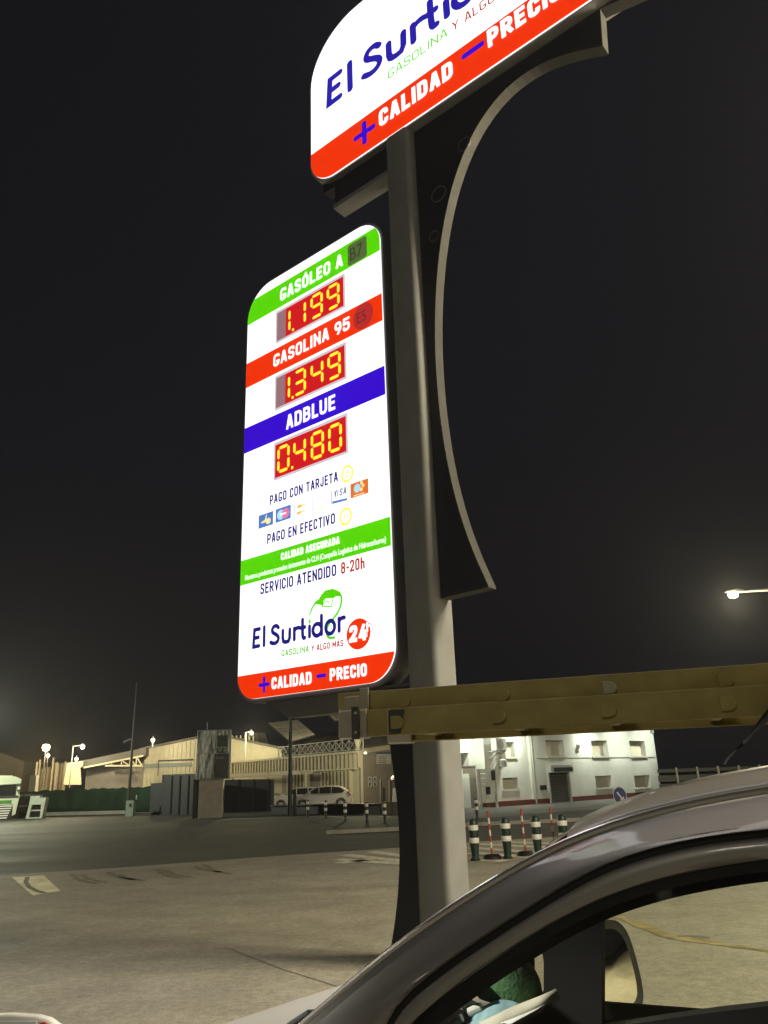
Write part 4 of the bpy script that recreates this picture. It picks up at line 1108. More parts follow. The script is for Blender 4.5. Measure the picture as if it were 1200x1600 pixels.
# roller shutter
mb = MB(); nsl = 15
for i in range(nsl):
    z = dr[2]+(dr[3]-dr[2])*i/nsl; hgt = (dr[3]-dr[2])/nsl
    mb.prism([(z, .16), (z+hgt*.30, .03), (z+hgt*.70, .03), (z+hgt, .16), (z+hgt, .19), (z, .19)], dr[0]+.02, dr[1]-.02, axis='x')
mb.v = [(x, z, y) if False else (x, z, y) for x, y, z in mb.v]
mb.build('roller_shutter', M_shut, WB)
MB().box(dr[0]-.10, dr[1]+.10, -.35, -.003, dr[3]-.02, dr[3]+.42).build('shutter_box', M_lgrey, WB)
MB().box(dr[0]+.2, dr[1]+.12, -.37, -.353, dr[3]+.03, dr[3]+.28).build('sign_strip', M_dgrey, WB)
MB().box(dr[0]-.09, dr[0]+.02, -.10, .05, 0, dr[3]-.03).box(dr[1]-.02, dr[1]+.09, -.10, .05, 0, dr[3]-.03).build('door_frame', M_lgrey, WB)
lb = FB(848, 1230); MB().box(lb[0]-.3, lb[0]+.25, -.12, -.003, lb[1]-.15, lb[1]+.12).build('letter_box', M_dgrey, WB)
# small wall things
MB().tube([(sC+.12, -.06, .02), (sC+.12, -.06, zT-.1)], .045, 8).build('downpipe', M_lgrey, WB, smooth=True)
MB().tube([(sC+.6, -.02, zB+2.45), (dr[0]-.3, -.02, zB+2.40), (dr[1]+.8, -.02, zB+2.42), (sR-.2, -.02, zB+2.38)], .018, 6).build('cable', M_lgrey, WB, smooth=True)
MB().box(sR-.35, sR-.1, -.14, -.003, zT-.9, zT-.55).build('junction_box', M_lgrey, WB)
for px, py in ((903, 1168), ):
    q = FB(px, py); lw = thing('wall_lantern', 'small white lantern fixed between the upper windows of the white building', 'lantern', W0+WE*q[0]+Vector((0, 0, q[1])), math.atan2(WE.y, WE.x))
    MB().box(-.12, .12, -.05, .0, -.25, .22).build('back_plate', M_wwall, lw); MB().prism([(-.10, .18), (.10, .18), (.07, -.05), (-.07, -.05)], -.22, -.053).build('lamp_shade', M_sill, lw)
q = FB(769, 1164, .2); ac = thing('air_conditioner', 'white air conditioning unit on brackets high on the white building', 'air conditioner', W0+WE*q[0]+WN*.2+Vector((0, 0, q[1])), math.atan2(WE.y, WE.x))
B_ = MB().box(-.46, .46, -.75, -.30, -.36, .36).build('casing', M_wwall, ac, bevel=.02)
mb = MB()
for i in range(1, 6):
    c_ = disc(-.10, 0, .055*i, .055*i, 20); vs, fs = ribbon2d([Vector(p) for p in c_+[c_[0]]], .02); mb.add([(v.x, -.756, v.y) for v in vs], fs)
mb.build('fan_grille', M_dgrey, ac)
MB().bar((-.35, -.75, -.385), (-.35, -.003, -.385), .05).bar((.35, -.75, -.385), (.35, -.003, -.385), .05).bar((-.35, -.7, -.40), (-.35, -.01, -.75), .04).bar((.35, -.7, -.40), (.35, -.01, -.75), .04).build('bracket', M_lgrey, ac)
q = FB(781, 1193, .2); o = MB().lathe([(.20, -.02), (.24, .1), (.24, .38), (.1, .46)], n=12).build('wall_bowl_light', M_lgrey, None, smooth=True, loc=W0+WE*q[0]+WN*(-.06)+Vector((0, 0, q[1]-.2)))
tag(o, 'unlit round white bulkhead light below the air conditioning unit', 'wall light')
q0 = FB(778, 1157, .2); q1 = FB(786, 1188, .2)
o = MB().box(q0[0], q0[0]+.35, -.22, -.003, q1[1], q0[1]-.1).build('duct_or_shadow', M_brown, None, loc=W0+WN*.2, rotz=math.atan2(WE.y, WE.x)); tag(o, 'brown box added where the air conditioner shadow falls beside the upper left window', 'duct_or_shadow')  # brown box stands in for the air conditioner's shadow on the wall
# recessed left section of the building: upper band, open bay, lower fence
BK = 1.2
a = FB(715, 1150, BK); b = FB(761, 1176, BK); c_ = FB(761, 1208, BK)
x0, x1 = a[0], sL-.003
MB().box(x0, x1, BK, BK+.4, b[1], zT-.04).build('wall', M_wwall, WB)
MB().box(x0, x1-.3, BK+1.2, BK+1.4, c_[1]-.02, b[1]).build('bay_wall', M_brown if False else M_blind, WB)
MB().box(x0, x1, BK, BK+.4, 0, c_[1]).build('wall', M_wwall, WB)
MB().box(x1-.3, x1, BK+.002, BK+1.4, c_[1], b[1]).build('wall', M_wwall, WB)
g = G(738, 1262); h_ = 53/1210*g.y*1.02; o = thing('cabinet_hut', 'tall brown grey utility hut in front of the white building', 'hut', (g.x, g.y, 0), R(12))
MB().box(-.62, .36, 0, 1.4, 0, 2.3).build('body', M_brown, o, bevel=.02); MB().box(-.66, .40, -.04, 1.44, 2.3, 2.37).build('lid', M_brown, o); MB().box(-.58, -.46, -.012, 0.0, 1.5, 2.2).build('notice', M_wwall, o)
g0 = G(735, 1260); g1 = G(780, 1258.5); dd = (g1-g0); o = MB().box(0, dd.length, 0, .35, 0, .50).build('low_wall', M_redb, None, loc=g0, rotz=math.atan2(dd.y, dd.x), bevel=.01)
tag(o, 'low dark red wall in front of the utility hut', 'low wall')
fx = FB(745, 1210, -.4); fx1 = FB(776, 1246, -.4); o = thing('white_gate', 'white slatted gate with meter boxes at the corner of the white building', 'gate', W0+WN*(-.4)+WE*fx[0], math.atan2(WE.y, WE.x))
wg = fx1[0]-fx[0]
mb = MB()
for i in range(7): mb.box(.04, wg-.04, .0, .05, .28+i*.27, .28+i*.27+.24)
mb.build('slats', M_wwall, o); MB().box(wg-.03, wg+.05, -.03, .08, 0, 2.2).build('post', M_lgrey, o)
MB().box(.2, .26, -.03, .07, 0, 2.1).build('post', M_lgrey, o)
MB().box(wg*.78, wg*.93, -.12, -.01, 1.5, 2.05).build('meter_box', M_dgrey, o); MB().box(wg*.42, wg*.6, -.12, -.01, .75, 1.15).build('meter_box', M_dgrey, o)
MB().bar((wg-.02, -.05, .9), (wg-.5, -.5, 0), .06).build('brace', M_lgrey, o)
# floodlights under the parapet of the white building
wf = []
for i, px in enumerate((735, 795, 912, 960, 1003)):
    bk = .2 if px < 830 else 0
    q = FB(px, 1136, bk); root = thing('wall_floodlight', '', 'floodlight', W0+WE*q[0]+WN*(bk-.003 if px > 760 else BK)+Vector((0, 0, q[1])), math.atan2(WE.y, WE.x), 'floodlights along the top of the white building')
    root['label'] = 'lit white floodlight under the parapet of the white building, partly behind the ladder'
    MB().box(-.05, .05, -.95, 0, .12, .18).build('bracket', M_lgrey, root)
    MB().box(-.22, .22, -1.15, -.80, .0, .115).build('housing', M_lgrey, root)
    MB().box(-.19, .19, -1.12, -.83, -.012, -.001).build('lens', emi('flood_lens', (1, 1, .9), 25), root)
    ld = bpy.data.lights.new('flood', 'AREA'); ld.shape = 'RECTANGLE'; ld.size = .5; ld.size_y = .4; ld.energy = L_WALL; ld.color = (.94, 1, .80)
    lo = bpy.data.objects.new('flood_beam', ld); COL.objects.link(lo); lo.parent = root; lo.location = (0, -.975, -.02); lo.rotation_euler = (R(8), 0, 0)
# guard fence right of the building
a = G(1032, 1241); b = G(1150, 1229.5); a = at(1032, 1238, 46); b = at(1180, 1229, 46)
FN = thing('slatted_fence', 'dark slatted metal fence with pale posts right of the white building', 'fence', (a.x, a.y, 0), 0)
L_ = b.x-a.x
mb = MB()
for z0, z1 in ((.15, .5), (.62, 1.0), (1.12, 1.45), (1.6, 1.78)): mb.box(0, L_+4, 0, .05, z0, z1)
mb.build('slats', mat('dim_metal', (.09, .09, .09), .5, .2), FN)
for i in range(7): MB().box(i*1.17+1.0, i*1.17+1.09, -.08, .0-.002, 0, 1.85).build('post', M_lgrey, FN)

# ================================================================== bollards and posts
M_bk = mat('black_bollard_plastic', (.012, .012, .012), .5)
M_wr = mat('white_reflective_band', (.75, .72, .70), .4, var=.06)
def small_bollard(p, h):
    t = thing('black_bollard', 'black bollard with two white bands', 'bollard', p)
    k = h
    MB().lathe([(.09*k, 0), (.09*k, .05*k), (.065*k, .10*k), (.08*k, .45*k), (.085*k, .93*k), (.075*k, .985*k), (.03*k, k)], n=16).build('body', M_bk, t, smooth=True, ang=50)
    for z0, z1 in ((.42, .58), (.74, .90)): MB().lathe([(.085*k, z0*k), (.09*k, z0*k+.005), (.09*k, z1*k-.005), (.087*k, z1*k)], n=16).build('band', M_wr, t, smooth=True)
    MB().lathe([(.0, .985*k), (.06*k, .982*k), (.05*k, 1.0*k), (.0, 1.003*k)], n=12).build('cap', M_wr, t, smooth=True)
    return t
sb = [(481, 1276.5), (508.9, 1279), (539.7, 1283), (573.3, 1284.5), (601.5, 1286.5), (745.6, 1279.5)]
labs = ['black and white bollard farthest left of the row, below the front of the silver hatchback', 'black and white bollard second from the left, below the rear door of the silver hatchback', 'black and white bollard just right of the hatchback rear wheel',
        'black and white bollard in front of the corrugated warehouse corner', 'black and white bollard of the row standing closest to the totem foot', 'lone black and white bollard right of the totem, by the low red wall']
proto = None
for (px, py), lb in zip(sb, labs):
    p = G(px, py)
    if proto is None: proto = small_bollard(p, .86); o = proto
    else: o = copy_tree(proto); o.location = p
    tag(o, lb, 'bollard', 'black and white bollards')
M_gb = mat('dark_green_plastic', (.012, .034, .029), .45, var=.15)
def green_bollard(p):
    t = thing('green_bollard', 'x', 'bollard', p)
    MB().lathe([(.115, 0), (.115, .03), (.085, .05), (.078, .10), (.098, .30), (.106, .55), (.106, .74), (.10, .78), (.09, .80), (.088, .83), (.04, .86)], n=22).build('body', M_gb, t, smooth=True, ang=40)
    for z0 in (.36, .62): MB().lathe([(.101, z0), (.1095, z0+.004), (.1095, z0+.105), (.106, z0+.11)], n=22).build('band', M_wr, t, smooth=True)
    return t
proto = None
for (px, py), lb in zip(((743, 1345), (793.7, 1341.5), (841.5, 1338.5), (883.5, 1336)), ('stout green bollard with white bands nearest to the totem column', 'stout green bollard between the two red and white posts', 'stout green bollard half hidden behind the van windscreen', 'stout green bollard with only its top showing above the van')):
    p = G(px, py)
    if proto is None: proto = green_bollard(p); o = proto
    else: o = copy_tree(proto); o.location = p; o.rotation_euler = (0, 0, R(random.uniform(0, 90)))
    tag(o, lb, 'bollard', 'green bollards with white bands')
M_rp = mat('red_band_paint', (.42, .05, .035), .55, var=.1)
def post(p):
    t = thing('striped_post', 'x', 'post', p)
    MB().lathe([(.20, 0), (.20, .06), (.15, .10), (.04, .11)], n=18).build('rubber_base', M_bk, t, smooth=True, ang=40)
    n = 7
    for i in range(n):
        z = .105+i*.125
        MB().lathe([(.022, z), (.022, z+.1245)], n=12).build('band', M_rp if i % 2 == 0 else M_wr, t, smooth=True, ang=40)
    MB().lathe([(.03, .98), (.03, .995), (.015, 1.005)], n=12).build('cap', M_rp, t)
    return t
proto = None
for (px, py), lb in zip(((769.5, 1342.5), (822, 1337.5), (868, 1334)), ('red and white post on a black base between the two nearest green bollards', 'red and white post on a black base right of the second green bollard', 'red and white post farthest right, its foot hidden by the van')):
    p = G(px, py)
    if proto is None: proto = post(p); o = proto
    else: o = copy_tree(proto); o.location = p
    tag(o, lb, 'post', 'red and white posts'); o.rotation_euler = (0, R(-1.5), 0)
# blue round arrow sign
p = at(968.5, 1243, 30); BS = thing('blue_arrow_sign', 'round blue road sign with a white slanting arrow behind the van', 'road sign', (p.x, p.y, 0))
M_bl = mat('road_sign_blue', (.02, .045, .22), .45, var=.05)
mb = MB().prism(disc(0, p.z, .24, .30, 28), 0, .02); mb.build('sign_face', M_bl, BS)
mb = MB(); c_ = disc(0, p.z, .232, .292, 28); vs, fs = ribbon2d([Vector(q) for q in c_+[c_[0]]], .018); mb.add([(v.x, -.004, v.y) for v in vs], fs)
for pts in ([(-.09, p.z+.12), (.09, p.z-.14)],): vs, fs = ribbon2d(pts, .06); mb.add([(v.x, -.004, v.y) for v in vs], fs)
mb.add([(.14, -.0045, p.z-.20), (-.02, -.0045, p.z-.14), (.14, -.0045, p.z-.03)], [(0, 1, 2)])
mb.build('arrow', M_wr, BS); MB().lathe([(.03, 0), (.03, p.z+.2)], c=(0, .055, 0), n=10).build('post', M_lgrey, BS)

# ================================================================== BACKGROUND YARD
M_corr = mat('cream_corrugated_sheet', (.46, .42, .31), .55, var=.07, scale=2)
M_corrb = mat('brown_grey_corrugated_sheet', (.21, .185, .155), .6, var=.1, scale=2)
M_roofd = mat('dark_roof_sheet', (.075, .07, .065), .6, var=.15)
M_navy = mat('dark_navy_sheet', (.018, .020, .028), .6, var=.25)
M_hedge = mat('green_mesh_screen', (.010, .040, .020), .8, var=.5, scale=1.0)
M_conc2 = mat('pale_concrete_column', (.46, .42, .36), .8, var=.12, scale=3, bump=.3, bscale=20)
def ribs(mb, P, Q, z0f, z1f, sp, w=.12, dep=.10, side=-1):
    """vertical ribs standing proud of a wall that runs P->Q; heights may vary along it"""
    P = Vector(P); Q = Vector(Q); d = Q-P; L = d.length; d.normalize(); n = Vector((-d.y, d.x, 0))*side
    k = int(L/sp)
    for i in range(k+1):
        t = (i*sp+sp*.25)/L
        if t > .995: break
        a = P+d*(t*L); b = a+d*min(w, L*(1-t))
        z0 = z0f(t); z1 = z1f(t)
        q = [a, b, b+n*dep, a+n*dep]
        mb.add([(v.x, v.y, z0) for v in q]+[(v.x, v.y, z1) for v in q], [(0, 3, 2, 1), (4, 5, 6, 7), (0, 1, 5, 4), (1, 2, 6, 5), (2, 3, 7, 6), (3, 0, 4, 7)])
    return mb
def vwall(mb, P, Q, z0, z1a, z1b, th=.15, back=1):
    """upright slab P->Q with a sloping top"""
    P = Vector(P); Q = Vector(Q); d = (Q-P).normalized(); n = Vector((-d.y, d.x, 0))*back
    vs = []
    for c_, z1 in ((P, z1a), (Q, z1b)):
        for o_ in (Vector(), n*th):
            vs += [((c_+o_).x, (c_+o_).y, z0), ((c_+o_).x, (c_+o_).y, z1)]
    return mb.add(vs, [(0, 1, 5, 4), (2, 6, 7, 3), (0, 2, 3, 1), (4, 5, 7, 6), (1, 3, 7, 5), (0, 4, 6, 2)])

# ---- corrugated warehouse (long cream wall running away to the left, brown gable on the right)
P_r = at(563, 1180, 60); P_l = at(352, 1205, 82)
P_r0 = Vector((P_r.x, P_r.y, 0)); P_l0 = Vector((P_l.x, P_l.y, 0))
ze_r = at(561, 1174, 60).z; ze_l = at(356, 1192, 81.6).z
CW = thing('corrugated_warehouse', 'long cream corrugated warehouse with brown gable end and roof railing behind the cars', 'warehouse', P_r0)
mb = MB(); vwall(mb, P_l0, P_r0, 0, ze_l, ze_r, .2); mb.build('wall', M_corr, CW, world=True)
dirw = (P_r0-P_l0).normalized()
wallL = (P_r0-P_l0).length
fz0 = lambda t: (ze_l+(ze_r-ze_l)*t)-1.15; fz1 = lambda t: (ze_l+(ze_r-ze_l)*t)-.12
ribs(MB(), P_l0, P_r0, fz0, fz1, .62, .30, .16).build('fascia_ribs', M_corr, CW, world=True)
def along(t): return P_l0.lerp(P_r0, t)
nw = Vector((dirw.y, -dirw.x, 0))
# fascia trims and the lower slatted shutters in the shade
mb = MB(); mb.bar(along(.0)+nw*.12+Vector((0, 0, ze_l-.03)), along(1)+nw*.12+Vector((0, 0, ze_r-.03)), .40, .16); mb.build('eaves', M_corr, CW, world=True)
mb = MB(); mb.bar(along(.45)+nw*.12+Vector((0, 0, fz0(.45)-.05)), along(.99)+nw*.12+Vector((0, 0, fz0(.99)-.05)), .30, .12); mb.build('fascia_trim', M_corr, CW, world=True)
ribs(MB(), along(.55), along(.70), lambda t: 0, lambda t: 2.6, .6, .16, .3).build('slats', M_corr, CW, world=True)
ribs(MB(), along(.78), along(.965), lambda t: 0, lambda t: fz0(.9)-.15, .55, .18, .32).build('slats', M_corr, CW, world=True)
mb = MB(); vwall(mb, along(.50)+nw*.03, along(.775)+nw*.03, 0, 3.4, 3.55, .02); mb.build('door_panel', M_corrb, CW, world=True)
# canopy beam on the left part
mb = MB(); a_ = at(350, 1213, 74); b_ = at(478, 1206.5, 62); mb.bar(a_, b_, 1.2, .28); mb.build('canopy_beam', M_corr, CW, world=True)
mb = MB(); c0 = Vector((b_.x, b_.y, 0)); mb.bar(c0, b_, .18); mb.build('canopy_post', M_corr, CW, world=True)
# gable end
Gx = at(640, 1165, 66); G_r0 = Vector((Gx.x+6, Gx.y+2.2, 0)); zgp = at(618, 1165.5, 65).z+.8
mb = MB(); vwall(mb, P_r0, G_r0, 0, ze_r, zgp, .2); mb.build('gable_wall', M_corrb, CW, world=True)
ribs(MB(), P_r0, G_r0, lambda t: 0, lambda t: ze_r+(zgp-ze_r)*t-.3, 1.05, .06, .05).build('gable_ribs', M_corrb, CW, world=True)
mb = MB(); mb.bar(P_r0+Vector((0, -.15, ze_r)), G_r0+Vector((0, -.15, zgp)), .3, .34); mb.build('verge', M_corr, CW, world=True)
gd = (G_r0-P_r0).normalized(); gn = Vector((gd.y, -gd.x, 0))
def ongable(px, py, off=.08):
    return onpl(px, py, P_r0+gn*off, gn)
def gquad(name, x0, y0, x1, y1, m, off=.08):
    q = [ongable(x, y, off) for x, y in ((x0, y1), (x1, y1), (x1, y0), (x0, y0))]
    q2 = [p-gn*.03 for p in q]; mb = MB().add(q+q2, [(0, 1, 2, 3), (7, 6, 5, 4), (0, 4, 5, 1), (1, 5, 6, 2), (2, 6, 7, 3), (3, 7, 4, 0)])
    return mb.build(name, m, CW, world=True)
gquad('notice_board', 588.8, 1178.5, 611, 1193.5, M_lgrey); gquad('notice_header', 589, 1175, 610, 1178.2, mat('faded_blue', (.08, .10, .14), .7))
for y_ in (1182, 1185, 1188.5, 1191): gquad('notice_text', 590.5, y_, 603+(y_ % 3)*2, y_+.9, M_dgrey, .115)
for x_ in (575.5, 583.5):
    gquad('safety_notice', x_, 1213.5, x_+5, 1219.5, M_lgrey, .08); gquad('safety_notice', x_, 1221, x_+5, 1229, M_lgrey, .08)
    gquad('symbol', x_+1.4, 1215, x_+3.6, 1218.5, M_dgrey, .115); gquad('symbol', x_+1.4, 1222.5, x_+3.6, 1228, M_dgrey, .115)
gquad('door', 594, 1218, 608, 1254, M_brown, .08); gquad('door_panel', 598.5, 1231, 601.5, 1252, M_dgrey, .115)
for x_ in (594, 608): a_ = ongable(x_, 1254, .2); MB().bar((a_.x, a_.y, 0), ongable(x_, 1217, .2), .12).build('door_frame', M_corrb, CW, world=True)
# roofs
mb = MB(); rb = Vector((-dirw.y, dirw.x, 0))
ridge = 4.6
mb.add([along(0)+Vector((0, 0, ze_l)), along(1)+Vector((0, 0, ze_r)), along(1)+rb*9+Vector((0, 0, ze_r+.8)), along(0)+rb*9+Vector((0, 0, ze_l+.8))], [(0, 1, 2, 3)])
mb.build('roof', M_roofd, CW, world=True)
# railing with crossed bars on the roof edge
mb = MB()
for i in range(14):
    t0, t1 = .42+i*.04, .42+(i+1)*.04; z0, z1 = ze_l+(ze_r-ze_l)*t0, ze_l+(ze_r-ze_l)*t1
    a_, b_ = along(t0)+rb*.6, along(t1)+rb*.6
    mb.bar(a_+Vector((0, 0, z0)), a_+Vector((0, 0, z0+1.0)), .07)
    for h1, h2 in ((1.0, 1.0), (.2, .2), (.2, .95), (.95, .2)): mb.bar(a_+Vector((0, 0, z0+h1)), b_+Vector((0, 0, z1+h2)), .045)
mb.build('railing', M_lgrey, CW, world=True)
p = at(559.5, 1172, 59.6); VT = thing('roof_ventilator', 'cream onion shaped ventilator on the corner of the corrugated warehouse roof', 'ventilator', p)
MB().lathe([(.30, 0), (.20, .12), (.14, .22), (.20, .36), (.26, .60), (.27, .75)], n=16).build('duct_or_shadow', M_corr, VT, smooth=True); MB().lathe([(.30, .72), (.28, .82), (.20, .92), (.05, .97)], n=16).build('cowl', M_corr, VT, smooth=True)
p = at(567.5, 1172, 59); o = MB().lathe([(.035, 0), (.03, 2.2)], n=8).build('mast', M_lgrey, None, loc=p); tag(o, 'thin pale mast beside the roof ventilator', 'mast')
# dark building behind with gabled roof
c0 = at(450, 1180, 92); c1 = at(585, 1170, 92)
o = thing('dark_shed', 'dark gabled shed rising behind the corrugated warehouse roof', 'shed', (c0.x, c0.y, 0))
zz = at(500, 1150, 92).z; ze = at(450, 1172, 92).z
w_ = c1.x-c0.x; MB().prism([(-2, 0), (w_+6, 0), (w_+6, zz+.4), (w_*.46, zz), (w_*.28, zz-.4), (-2, ze-1.2)], 0, 10).build('wall', M_corrb, o)
MB().prism([(-2.3, ze-1.3), (w_*.28, zz-.38), (w_*.46, zz+.02), (w_+6.2, zz+.42), (w_+6.2, zz+.6), (w_*.46, zz+.22), (w_*.28, zz-.18), (-2.3, ze-1.1)], -.4, 10.3).build('roof', M_roofd, o)
# small sheds on the left of it
c0 = at(362, 1200, 96); o = thing('dark_shed', 'low dark shed with a pale box on its roof behind the billboard', 'shed', (c0.x, c0.y, 0))
zr_ = at(362, 1164, 96).z; zr2 = at(412, 1178, 96).z; w_ = at(415, 1180, 96).x-c0.x
MB().prism([(-4, 0), (w_, 0), (w_, zr2), (0, zr_), (-4, zr_+.4)], 0, 8).build('wall', M_corrb, o)
a_ = at(374, 1179, 95.5); b_ = at(389, 1191, 95.5); MB().box(a_.x-c0.x, b_.x-c0.x, -.5, -.05, b_.z, a_.z).build('vent_box', M_corr, o)

# ---- solar trackers
M_pv = mat('panel_backs', (.82, .77, .66), .5, var=.08); M_pvb = mat('panel_frame_dark', (.07, .07, .07), .5)
def solar(name_lab, quad, Y0, Y1, nx, nz, base_px, Yb):
    """tilted array given by its corners tl, tr, br, bl in the photo"""
    q = [at(*quad[0], Y0), at(*quad[1], Y0), at(*quad[2], Y1), at(*quad[3], Y1)]
    b = at(*base_px, Yb); t = thing('solar_tracker', name_lab, 'solar panel', (b.x, b.y, b.z))
    n = (q[1]-q[0]).cross(q[3]-q[0]).normalized()
    if n.y > 0: n = -n
    mb = MB(); fb = MB()
    def pt(u, v): return (q[0].lerp(q[1], u)).lerp(q[3].lerp(q[2], u), v)
    for i in range(nx):
        for j in range(nz):
            u0, u1 = (i+.05)/nx, (i+.95)/nx; v0, v1 = (j+.05)/nz, (j+.95)/nz
            c = [pt(u0, v0), pt(u1, v0), pt(u1, v1), pt(u0, v1)]
            mb.add([p for p in c]+[p-n*.05 for p in c], [(0, 1, 2, 3), (7, 6, 5, 4), (0, 4, 5, 1), (1, 5, 6, 2), (2, 6, 7, 3), (3, 7, 4, 0)])
    mb.build('panels', M_pv, t, world=True)
    for j in range(nz+1): fb.bar(pt(0, j/nz)-n*.1, pt(1, j/nz)-n*.1, .12)
    for i in range(0, nx+1): fb.bar(pt(i/nx, 0)-n*.16, pt(i/nx, 1)-n*.16, .10)
    fb.build('frame', M_pvb, t, world=True)
    MB().tube([b, pt(.5, .55)-n*.2], [.35, .2], 10).build('mast', M_pvb, t, world=True, smooth=True)
    return t
solar('large tilted solar array above the corrugated warehouse roof', [(419, 1129), (465, 1124), (492, 1147), (453, 1158)], 88, 82, 5, 3, (470, 1166), 85)
solar('small solar array on a mast right of the billboard', [(381, 1144), (415, 1144.5), (421, 1165), (382, 1166)], 95, 92, 3, 2, (397, 1186), 94)
solar('solar array corner seen just left of the ladder end', [(507, 1109.5), (535, 1108), (545, 1124), (524, 1125)], 88, 84, 3, 3, (560, 1160), 86)

# ---- left warehouse with the lit cream gable
P0_ = at(225, 1200, 80); P1_ = at(345, 1200, 80)
zl, za = at(226, 1168, 80).z, at(333, 1148, 80).z; zbot = at(226, 1222, 80).z
LW = thing('cream_gabled_warehouse', 'large cream gabled warehouse with a grey blue stripe behind the billboard', 'warehouse', (P0_.x, P0_.y, 0))
xw = lambda px: at(px, 1200, 80).x-P0_.x
MB().prism([(0, 0), (xw(440), 0), (xw(440), zl-.6), (xw(333), za), (0, zl)], 0, 18).build('wall', M_corr, LW)
mb = MB()
for i in range(26):
    x_ = .15+i*.42
    mb.box(x_, x_+.14, -.05, -.003, 1.2, zl+(za-zl)*min(1, x_/xw(333))-.15)
mb.build('ribs', M_corr, LW)
z0, z1 = at(250, 1199, 80).z, at(250, 1193, 80).z; MB().box(-.02, xw(300), -.062, -.052, z0, z1).build('stripe', mat('grey_blue_stripe', (.19, .22, .22), .6), LW)
z0, z1 = at(270, 1211, 80).z, at(270, 1187, 80).z; MB().box(xw(248), xw(302), -.09, -.064, z1-.12, z1).box(xw(247), xw(248.2), -.09, -.064, z0, z1).build('door_track', M_dgrey, LW); MB().box(xw(256), xw(302), -.40, -.066, .0, at(270, 1210, 80).z).build('porch', M_navy, LW)
MB().prism([(-.5, zl-.25), (xw(333), za-.02), (xw(440)+.4, zl-.7), (xw(440)+.4, zl-.5), (xw(333), za+.18), (-.5, zl-.05)], -.3, 18.2).build('roof', M_roofd, LW)
# lean-to with truss to its left
LT = thing('lean_to_shed', 'dark lean-to shed with an open roof truss and a bright cream end wall', 'shed', (at(105, 1200, 79).x, 79, 0))
bx = at(105, 1200, 79).x; X = lambda px: at(px, 1200, 79).x-bx; Z = lambda px, py: at(px, py, 79).z
MB().prism([(X(128), 0), (X(222), 0), (X(222), Z(222, 1180)), (X(128), Z(128, 1200))], 1.2, 1.5).build('wall', M_corrb, LT)
MB().prism([(X(106), Z(106, 1193)), (X(226), Z(226, 1168)), (X(226), Z(226, 1181)), (X(130), Z(130, 1199)), (X(106), Z(106, 1196))], 0, 12).build('roof', M_roofd, LT)
MB().prism([(X(102.5), Z(102, 1226)), (X(130), Z(130, 1226)), (X(126), Z(126, 1200)), (X(130), Z(130, 1197)), (X(130), Z(130, 1189)), (X(105.5), Z(106, 1192))], -.15, -.005).build('end_wall', M_corr, LT)
mb = MB()
tt = lambda px, py: (X(px), -.12, Z(px, py))
mb.bar(tt(132, 1199.5), tt(223, 1181), .16); mb.bar(tt(165, 1196.5), tt(223, 1196.5), .16)
for a_, b_ in (((175, 1191), (175, 1196.5)), ((190, 1188), (190, 1196.5)), ((203, 1185.5), (203, 1196.5)), ((203, 1186), (213, 1196.5)), ((213, 1184), (213, 1196.5)), ((214, 1184), (222, 1196)), ((190, 1188.5), (202, 1196))): mb.bar(tt(*a_), tt(*b_), .09)
mb.build('truss', M_corr, LT)
# tanks and clutter further left
p = at(60, 1226, 84); TK = thing('tank_group', 'cluster of pale round storage tanks with pipes under the bright yard lamp', 'tank', (p.x, p.y, 0))
for i, (a0, a1, yt) in enumerate(((62, 81, 1203), (82, 92, 1196), (93, 98, 1197), (98, 104, 1195))):
    x0, x1 = at(a0, 1210, 84).x-p.x, at(a1, 1210, 84).x-p.x; zt_ = at(a0, yt, 84).z
    MB().lathe([((x1-x0)/2, 0), ((x1-x0)/2, zt_), ((x1-x0)/2*.7, zt_+.25), (.05, zt_+.35)], c=((x0+x1)/2, 0, 0), n=18).build('tank', M_corrb if i % 2 == 0 else M_conc2, TK, smooth=True)
mb = MB()
for px, yt in ((58.5, 1190), (63, 1187), (83.5, 1184)): x_ = at(px, 1200, 83).x-p.x; mb.tube([(x_, -1.2, 0), (x_, -1.2, at(px, yt, 83).z)], .10, 8)
mb.build('pipe', M_conc2, TK, smooth=True)
a_ = at(45, 1227, 75); b_ = at(57, 1211, 75); o = MB().box(0, b_.x-a_.x, 0, .5, 0, b_.z).build('bright_panel', M_corr, None, loc=(a_.x, a_.y, 0)); tag(o, 'small bright cream panel left of the storage tanks', 'panel')
a_ = at(-60, 1225, 88); b_ = at(38, 1190, 88); o = thing('brown_warehouse', 'dim brown warehouse at the far left above the truck', 'warehouse', (a_.x, a_.y, 0))
w_ = b_.x-a_.x; MB().prism([(0, 0), (w_, 0), (w_, b_.z), (w_*.55, b_.z+1.1), (0, b_.z+.6)], 0, 10).build('wall', M_corrb, o); z_ = at(10, 1220.5, 87).z
MB().box(0, w_*.96, -.12, -.004, z_, z_+.22).build('white_trim', M_lgrey, o)
# distant low bank behind the fence
a_ = at(-60, 1232, 70); tag(MB().add([(-75, 66, 0), (2, 66, 0), (2, 75, 1.4), (-75, 75, 1.9), (-75, 110, 1.9), (2, 110, 1.4)], [(0, 1, 2, 3), (3, 2, 5, 4)]).build('terrain', M_asph), kind='structure')

